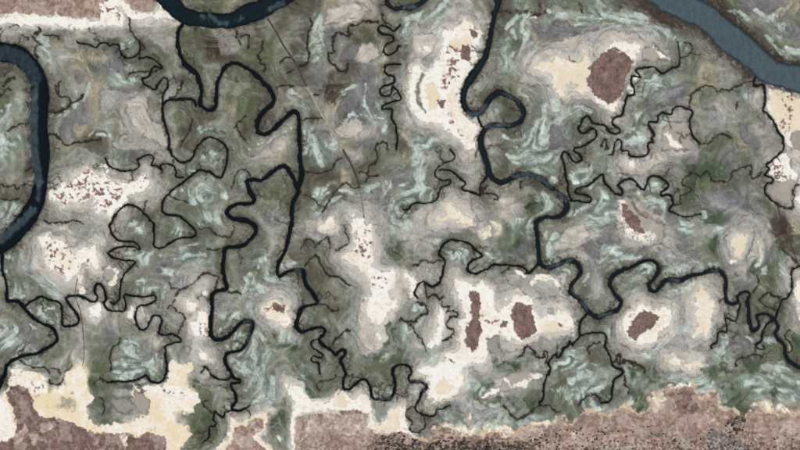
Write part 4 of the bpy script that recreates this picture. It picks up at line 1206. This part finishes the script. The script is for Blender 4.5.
# farmland: pale worn ground, dark scrub grain
farm = np.isin(OWN, [i for i, (t, n) in enumerate(PARTS) if t in ('F1', 'F2', 'F3', 'F4', 'F5')])
plot = fbm(X + 3 * NC, Y + 3 * ND, 18, 4, 91, .6)
band((186, 168, 157), sstep(.06, .16, plot) * farm * .55)
band((128, 106, 98), sstep(.08, .2, -plot) * farm * .35)
vein = np.abs(fbm(X, Y, 15, 3, 92))
band((198, 180, 168), np.exp(-(vein / .03) ** 2) * farm * .65 * sstep(-.1, .2, NA))
f5 = np.isin(OWN, [i for i, (t, n) in enumerate(PARTS) if t == 'F5'])
grain = fbm(X, Y, 2.6, 2, 93)
low = sstep(-.25, .35, fbm(X, Y, 30, 2, 94) + (Y - 434) / 40) * f5
band((92, 72, 65), sstep(.10, .34, grain) * low * .65)
band((198, 180, 168), sstep(.16, .36, -grain) * low * .7)
wood = sstep(-.5, .5, (Y - 441) / 5 + 2.5 * NC) * sstep(360, 400, X) * sstep(560, 500, X) * f5
wood = np.maximum(wood, sstep(-.4, .6, (Y - 446) / 5 + 3 * NC) * sstep(640, 680, X) * f5 * .7)
band((64, 56, 47), wood * .72 * sstep(-.25, .2, grain + .4 * NE))
COL *= (1 + farm * .16 * NG)[..., None]

# ------------------------------------------------------------------ banks
DP = np.maximum(DC, 0)
rag = np.clip(1 + 1.6 * NE + .8 * NC, .2, 2.2)
olive = np.exp(-DP / (3.4 * FR * rag)) * .42 * (1 - .9 * SALT)
COL += (np.array([90, 88, 79], np.float32) / 255 - COL) * olive[..., None]
dark = np.exp(-(DP / (.75 * FR * rag)) ** 1.3) * .84
COL += (np.array([52, 47, 40], np.float32) / 255 - COL) * dark[..., None]
rfr = np.exp(-np.maximum(DR, 0) / 1.6) * .30 * RA * (1 - .7 * SALT)
COL += (np.array([84, 78, 68], np.float32) / 255 - COL) * rfr[..., None]
rd = sstep(.75, -.35, DR) * RA * .9
COL += (np.array([42, 38, 35], np.float32) / 255 - COL) * rd[..., None]

# ------------------------------------------------------------------ relief (metres)
plain = 1.3 + .5 * SALT + .7 * RED + .35 * tone + .12 * fine
plain = plain + ZROUGH * np.abs(fbm(X, Y, 2.4, 2, 95)) * 5 - .55 * rd
bank = np.clip(DC * 1.5, -3.0, 1.3)
Z = np.where(DC < 6, bank + (plain - 1.3) * sstep(.3, 3, DC), plain).astype(np.float32)
fr_bump = np.exp(-(DP / (1.6 * FR)) ** 2) * (DC > .4)
Z += fr_bump * np.abs(NE) * 1.4

# ------------------------------------------------------------------ water colour
WCOL = np.zeros(X.shape + (3,), np.float32)
WCOL[:] = np.array([14, 24, 27], np.float32) / 255
for k, (cid, name, label, q) in enumerate(channels):
    base = {'R5': (75, 91, 97), 'R1': (14, 23, 30), 'R2': (18, 33, 37), 'R4': (26, 38, 44), 'R6': (40, 52, 58)}.get(cid)
    if not base and q[:, 2].mean() < 2.6: base = (30, 37, 34)
    if base: WCOL[CID == k] = np.array(base, np.float32) / 255
edge = sstep(-3.2, -.2, DC)
edge *= np.where(CID == 2, .45, .75)
WCOL += (np.array([8, 15, 18], np.float32) / 255 - WCOL) * edge[..., None]
ripple = fbm(X * 1.0, Y * .45, 4, 3, 97)
for line in SILT.strip().splitlines():
    tok = line.split()
    p = smooth_line(parse_points(tok[1:]), 2.0); wd = float(tok[0][1:])
    w = window(p[:, 0].min(), p[:, 1].min(), p[:, 0].max(), p[:, 1].max(), 8 + wd)
    d = line_sdf(X[w] + 2 * ripple[w], Y[w] + 2 * NE[w], p, wd)
    mask = sstep(1.6, -1.6, d - 1.6 * ripple[w] - 1.6 * NG[w]) * np.clip(.88 + .3 * ripple[w] + .25 * NE[w], 0, 1)
    WCOL[w] += (np.array([78, 91, 97], np.float32) / 255 - WCOL[w]) * (mask * (.55 if wd > 12 else .8))[..., None]
WCOL *= (1 + .14 * ripple + .10 * fine)[..., None]

def albedo(c):
    c = np.clip(c, .012, .985)
    lin = np.where(c <= .04045, c / 12.92, ((c + .055) / 1.055) ** 2.4)
    return np.clip(lin / GAIN, .0012, .86).astype(np.float32)
ALB, WALB = albedo(COL), albedo(WCOL)

# ------------------------------------------------------------------ materials
def land_material(name, scale, amount, rough):
    m = bpy.data.materials.new(name); m.use_nodes = True
    nt = m.node_tree; n = nt.nodes; b = n['Principled BSDF']
    at = n.new('ShaderNodeAttribute'); at.attribute_name = 'cover'
    geo = n.new('ShaderNodeNewGeometry')
    nz = n.new('ShaderNodeTexNoise'); nz.inputs['Scale'].default_value = scale; nz.inputs['Detail'].default_value = 4
    nz.inputs['Roughness'].default_value = .65
    rg = n.new('ShaderNodeMapRange'); rg.inputs['To Min'].default_value = 1 - amount; rg.inputs['To Max'].default_value = 1 + amount
    rg.inputs['From Min'].default_value = .3; rg.inputs['From Max'].default_value = .7
    mx = n.new('ShaderNodeVectorMath'); mx.operation = 'MULTIPLY'
    L = nt.links.new
    L(geo.outputs['Position'], nz.inputs['Vector']); L(nz.outputs['Fac'], rg.inputs['Value'])
    L(at.outputs['Vector'], mx.inputs[0]); L(rg.outputs['Result'], mx.inputs[1])
    L(mx.outputs['Vector'], b.inputs['Base Color'])
    b.inputs['Roughness'].default_value = rough
    b.inputs['Specular IOR Level'].default_value = .1
    return m
def water_material(name):
    m = land_material(name, .05, .06, .35)
    m.node_tree.nodes['Principled BSDF'].inputs['Specular IOR Level'].default_value = .12
    return m
def plain_material(name, rgb, scale, amount):
    m = bpy.data.materials.new(name); m.use_nodes = True
    nt = m.node_tree; n = nt.nodes; b = n['Principled BSDF']
    nz = n.new('ShaderNodeTexNoise'); nz.inputs['Scale'].default_value = scale
    rp = n.new('ShaderNodeValToRGB')
    for e, f in zip(rp.color_ramp.elements, (1 - amount, 1 + amount)): e.color = (*[c * f for c in rgb], 1)
    rp.color_ramp.elements[0].position = .3; rp.color_ramp.elements[1].position = .7
    geo = n.new('ShaderNodeNewGeometry')
    nt.links.new(geo.outputs['Position'], nz.inputs['Vector'])
    nt.links.new(nz.outputs['Fac'], rp.inputs['Fac']); nt.links.new(rp.outputs['Color'], b.inputs['Base Color'])
    b.inputs['Roughness'].default_value = .9; b.inputs['Specular IOR Level'].default_value = .1
    return m
M = {'mud': land_material('tidal_mud', .16, .10, .9), 'salt': land_material('salt_crust', .22, .05, .85),
     'red': land_material('red_soil', .25, .14, .95), 'clay': land_material('dried_clay', .14, .06, .8),
     'mangrove': land_material('mangrove_leaves', .3, .25, .9), 'farm': land_material('tilled_soil', .25, .16, .95),
     'algae': land_material('algae_film', .16, .08, .7), 'water': water_material('creek_water')}

# ------------------------------------------------------------------ meshes cut from the grid
WX, WY = (X - CX) * U, (CY - Y) * U
VIDX = np.arange(NX * NY).reshape(NY, NX)
QUADS = np.stack([VIDX[:-1, :-1], VIDX[1:, :-1], VIDX[1:, 1:], VIDX[:-1, 1:]], -1).reshape(-1, 4)
COORD = np.stack([WX, WY, Z], -1).reshape(-1, 3).astype(np.float32)

def link(o, parent=None):
    scene.collection.objects.link(o)
    if parent: o.parent = parent
    return o
def cut(name, sel, mat, parent=None, origin=None, coords=COORD, colour=ALB):
    q = QUADS[sel]
    used, inv = np.unique(q, return_inverse=True)
    co = coords[used].copy()
    if origin is None:
        origin = np.array([co[:, 0].mean(), co[:, 1].mean(), 0], np.float32)
    co -= np.asarray(origin, np.float32)
    me = bpy.data.meshes.new(name)
    nv, nf = len(used), len(q)
    me.vertices.add(nv); me.vertices.foreach_set('co', co.ravel())
    me.loops.add(nf * 4); me.loops.foreach_set('vertex_index', inv.ravel().astype(np.int32))
    me.polygons.add(nf); me.polygons.foreach_set('loop_start', np.arange(0, nf * 4, 4, dtype=np.int32))
    me.polygons.foreach_set('use_smooth', np.ones(nf, bool))
    me.update(calc_edges=True)
    at = me.attributes.new('cover', 'FLOAT_VECTOR', 'POINT')
    at.data.foreach_set('vector', colour.reshape(-1, 3)[used].ravel())
    me.materials.append(mat)
    o = bpy.data.objects.new(name, me)
    if parent is None: o.location = origin
    return link(o, parent)
def describe(o, label, category=None, group=None, kind=None):
    o['label'] = label
    if category: o['category'] = category
    if group: o['group'] = group
    if kind: o['kind'] = kind
    return o

# every quad belongs to one owner: the one at its first corner, mangroves and algae where the marsh is left
own_q = OWN[:-1, :-1].copy()
wet_q = DC[:-1, :-1] < 1.0
own_q[wet_q] = 0
# a fringe or film is only told apart from the open mud where it is thick
KEL = len(PARTS); PARTS.append(('MANGROVE', None))
ALG = len(PARTS); PARTS.append(('ALGAE', None))
kq = ((ZROUGH[:-1, :-1] > .45) | ((dark[:-1, :-1] > .45) & (DC[:-1, :-1] >= 1.0))) & (own_q == 0) & ~wet_q
aq = (alg[:-1, :-1] > .6) & (own_q == 0) & ~kq & ~wet_q
own_q[kq] = KEL; own_q[aq] = ALG
own_flat = own_q.ravel()

describe(cut('marsh_ground', own_flat == 0, M['mud'], origin=(0, 0, 0)), 'grey and olive tidal mud plain marbled with drying lines', 'ground', kind='structure')
describe(cut('mangrove_fringe', own_flat == KEL, M['mangrove'], origin=(0, 0, 0)), 'dark brown mangrove fringe lining the rivers and creeks', 'mangroves', kind='stuff')
describe(cut('algae_film', own_flat == ALG, M['algae'], origin=(0, 0, 0)), 'pale teal algae film streaked over the mud', 'algae', kind='stuff')

groups = {}
for i, (tid, part) in enumerate(PARTS):
    if tid in ('marsh', 'MANGROVE', 'ALGAE'): continue
    if (own_flat == i).sum() >= 3: groups.setdefault(tid, []).append((i, part))
for tid, lst in groups.items():
    land = tid in LANDS
    name, cat, label = (LANDS if land else THINGS)[tid][:3]
    body = {'S': ('salt', 'crust'), 'P': ('clay', 'clay'), 'K': ('mangrove', 'foliage'), 'F': ('farm', 'soil')}[tid[0]]
    if len(lst) == 1 and lst[0][1] is None:
        o = cut(name, own_flat == lst[0][0], M[body[0]])
    else:
        sel = np.isin(own_flat, [i for i, _ in lst])
        vi = np.unique(QUADS[sel])
        vv = COORD[vi]; inside = (np.abs(vv[:, 0]) < 2100) & (np.abs(vv[:, 1]) < 1250)
        c = vv[inside].mean(0) if inside.any() else vv.mean(0)
        o = link(bpy.data.objects.new(name, None)); o.location = (c[0], c[1], 0); o.empty_display_size = 20
        for i, part in lst:
            mat = M['red'] if part in ('red_soil', 'scrub_specks') else M['mangrove'] if part == 'thicket' else M[body[0]]
            ch = cut(part or body[1], own_flat == i, mat, o, origin=(c[0], c[1], 0))
            if part == 'scrub_specks': ch['kind'] = 'stuff'
    describe(o, label, cat, 'salt flats in the marsh' if tid[0] == 'S' else 'clay pans in the marsh' if tid[0] == 'P' else None, 'structure' if land else None)

# water surfaces, a flat sheet inside each channel
WCO = COORD.copy(); WCO[:, 2] = 0.0
cq = CID[:-1, :-1]
for k, (cid, name, label, q) in enumerate(channels):
    sel = (wet_q & (cq == k)).ravel()
    if sel.sum() < 3: continue
    describe(cut(name, sel, M['water'], coords=WCO, colour=WALB), label, 'river' if name == 'river' else 'creek', None, 'structure')

# ------------------------------------------------------------------ tracks: low banks of earth
def ground_z(x, y):
    i = int(np.clip(np.searchsorted(xs, x) - 1, 0, NX - 2)); j = int(np.clip(np.searchsorted(ys, y) - 1, 0, NY - 2))
    return float(max(Z[j:j + 2, i:i + 2].max(), .6))
def track(name, label, cat, spans):
    root = link(bpy.data.objects.new(name, None))
    first = None
    for mat, width, txt in spans:
        q = smooth_line(parse_points(txt.split()), 2.0)
        half = width * U / 2
        me = bpy.data.meshes.new('roadbed'); vs_, fs = [], []
        zz = np.array([ground_z(a[0], a[1]) for a in q]); zz = np.convolve(np.pad(zz, 2, 'edge'), np.ones(5) / 5, 'valid') + .35
        if first is None:
            first = ((q[0][0] - CX) * U, (CY - q[0][1]) * U, 0); root.location = first
        for i, a in enumerate(q):
            t = q[min(i + 1, len(q) - 1)] - q[max(i - 1, 0)]
            l = math.hypot(t[0], t[1]); nx_, ny_ = t[1] / l, t[0] / l
            x, y = (a[0] - CX) * U - first[0], (CY - a[1]) * U - first[1]
            jit = 1 + .18 * math.sin(i * 1.7) + .12 * math.sin(i * .61)
            for off, dz in ((-half * 1.5, -2.2), (-half * jit, 0), (half * jit, 0), (half * 1.5, -2.2)):
                vs_.append((x + nx_ * off, y + ny_ * off, zz[i] + dz))
            if i:
                b = 4 * i
                for s in range(3): fs.append((b - 4 + s, b - 3 + s, b + 1 + s, b + s))
        me.from_pydata(vs_, [], fs); me.materials.append(mat); me.update()
        link(bpy.data.objects.new('roadbed', me), root)
    describe(root, label, cat, None, 'structure')
tan_m = plain_material('dry_earth', (.32, .285, .22), .06, .22)
dark_m = plain_material('damp_earth', (.06, .055, .048), .06, .3)
grey_m = plain_material('grey_earth', (.19, .175, .15), .06, .25)
track('dirt_track', 'tan track running down the upper left marsh', 'track',
      [(tan_m, 2.2, '@00 450,170 445,240 480,330 540,440 @01 548,20 570,80 575,200 570,320 530,370'), ])
track('causeway', 'straight causeway slanting down from the top river past the mauve tongue', 'track',
      [(dark_m, 1.6, '@20 405,110 450,180 500,270 560,360 600,430 @31 20,30 40,70'), (tan_m, 2.0, '@31 42,74 70,120 120,220 165,295 210,370 255,440'),
       (dark_m, 1.8, '@31 258,446 @32 275,30 300,70 335,150 360,230'), (grey_m, 1.1, '@32 361,234 375,330 385,410')])
track('footpath', 'thin dark straight path near the right edge', 'path', [(dark_m, 1.1, '@72 465,335 500,450 @73 515,20 550,130 590,240')])
track('footpath', 'thin upright path above the bottom left cream shore', 'path', [(dark_m, .6, '@03 465,320 450,410 @04 460,5 480,60 495,150 500,240 505,320 495,400')])

# ------------------------------------------------------------------ trees
leaf = [plain_material('tree_leaves', c, .35, .35) for c in ((.050, .044, .034), (.052, .056, .034), (.075, .052, .044))]
bark = plain_material('tree_bark', (.10, .08, .065), .8, .2)
def crown_mesh(seed):
    r = random.Random(seed); bm = bmesh.new()
    for k in range(9):
        a, rad = r.uniform(0, 6.28), (0 if k == 0 else r.uniform(1.2, 3.2))
        s = r.uniform(1.3, 2.3)
        res = bmesh.ops.create_icosphere(bm, subdivisions=1, radius=s)
        for v in res['verts']:
            v.co *= r.uniform(.75, 1.25); v.co.z *= .8
            v.co.x += math.cos(a) * rad; v.co.y += math.sin(a) * rad; v.co.z += 5.2 + r.uniform(-.15, .15) - rad * .35
    me = bpy.data.meshes.new('crown'); bm.to_mesh(me); bm.free()
    me.materials.append(leaf[seed % 3]); return me
def trunk_mesh():
    bm = bmesh.new()
    def limb(a, b, r1, r2):
        a, b = np.array(a, float), np.array(b, float); rings = []
        for p, rad in ((a, r1), (b, r2)):
            rings.append([bm.verts.new((p[0] + rad * math.cos(k * 1.0472), p[1] + rad * math.sin(k * 1.0472), p[2])) for k in range(6)])
        for k in range(6): bm.faces.new((rings[0][k], rings[0][(k + 1) % 6], rings[1][(k + 1) % 6], rings[1][k]))
    limb((0, 0, -.6), (.1, 0, 2.6), .38, .26)
    for k in range(4): limb((.1, 0, 2.5), (1.9 * math.cos(k * 1.57), 1.9 * math.sin(k * 1.57), 4.4), .2, .08)
    me = bpy.data.meshes.new('trunk'); bm.to_mesh(me); bm.free(); me.materials.append(bark); return me
CROWNS = [crown_mesh(s) for s in range(6)]
TRUNK = trunk_mesh()
tr = random.Random(11)
def tree(x, y, size, label, group):
    o = link(bpy.data.objects.new('tree', None))
    o.location = ((x - CX) * U, (CY - y) * U, ground_z(x, y)); o.rotation_euler[2] = tr.uniform(0, 6.28)
    o.scale = (size * tr.uniform(.85, 1.15), size * tr.uniform(.85, 1.15), size); o.empty_display_size = 2
    link(bpy.data.objects.new('trunk', TRUNK), o); link(bpy.data.objects.new('crown', tr.choice(CROWNS)), o)
    describe(o, label, 'tree', group)
def scatter(n, poly, sizes, label, group):
    p = parse_points(poly.split()); k = 0; tries = 0
    while k < n and tries < 20000:
        tries += 1
        x, y = tr.uniform(p[:, 0].min(), p[:, 0].max()), tr.uniform(p[:, 1].min(), p[:, 1].max())
        if poly_sdf(np.array([x]), np.array([y]), p)[0] > 0: continue
        if gnoise(np.array([x / 7.0]), np.array([y / 7.0]), 9)[0] < tr.uniform(-.45, .35): continue
        tree(x, y, tr.uniform(*sizes), label, group); k += 1
scatter(120, '@35 440,390 500,360 600,340 @45 40,370 150,405 250,390 600,400 600,450 0,455 @35 430,452', (.75, 1.35),
        'dark tree of the dense wood along the bottom edge, right of the pond', 'trees of the bottom wood')
scatter(85, '@55 0,395 100,400 300,330 400,310 600,330 600,452 0,452', (.6, 1.15), 'small dark tree on the farmland at bottom edge, right of centre', 'trees on the bottom farmland')
scatter(50, '@65 0,300 300,300 320,355 600,330 600,452 0,452', (.55, 1.05), 'small dark tree on the reddish fields, lower right', 'trees on the lower right fields')
scatter(28, '@75 145,310 165,262 230,240 275,265 275,330 210,335 180,295', (.8, 1.4), 'dark tree of the clump on the cream spit, bottom right', 'trees of the spit clump')
scatter(22, '@75 0,300 600,340 600,452 0,452', (.7, 1.35), 'dark tree scattered in the bottom right corner', 'trees in the bottom right corner')
print('objects', len(bpy.data.objects))
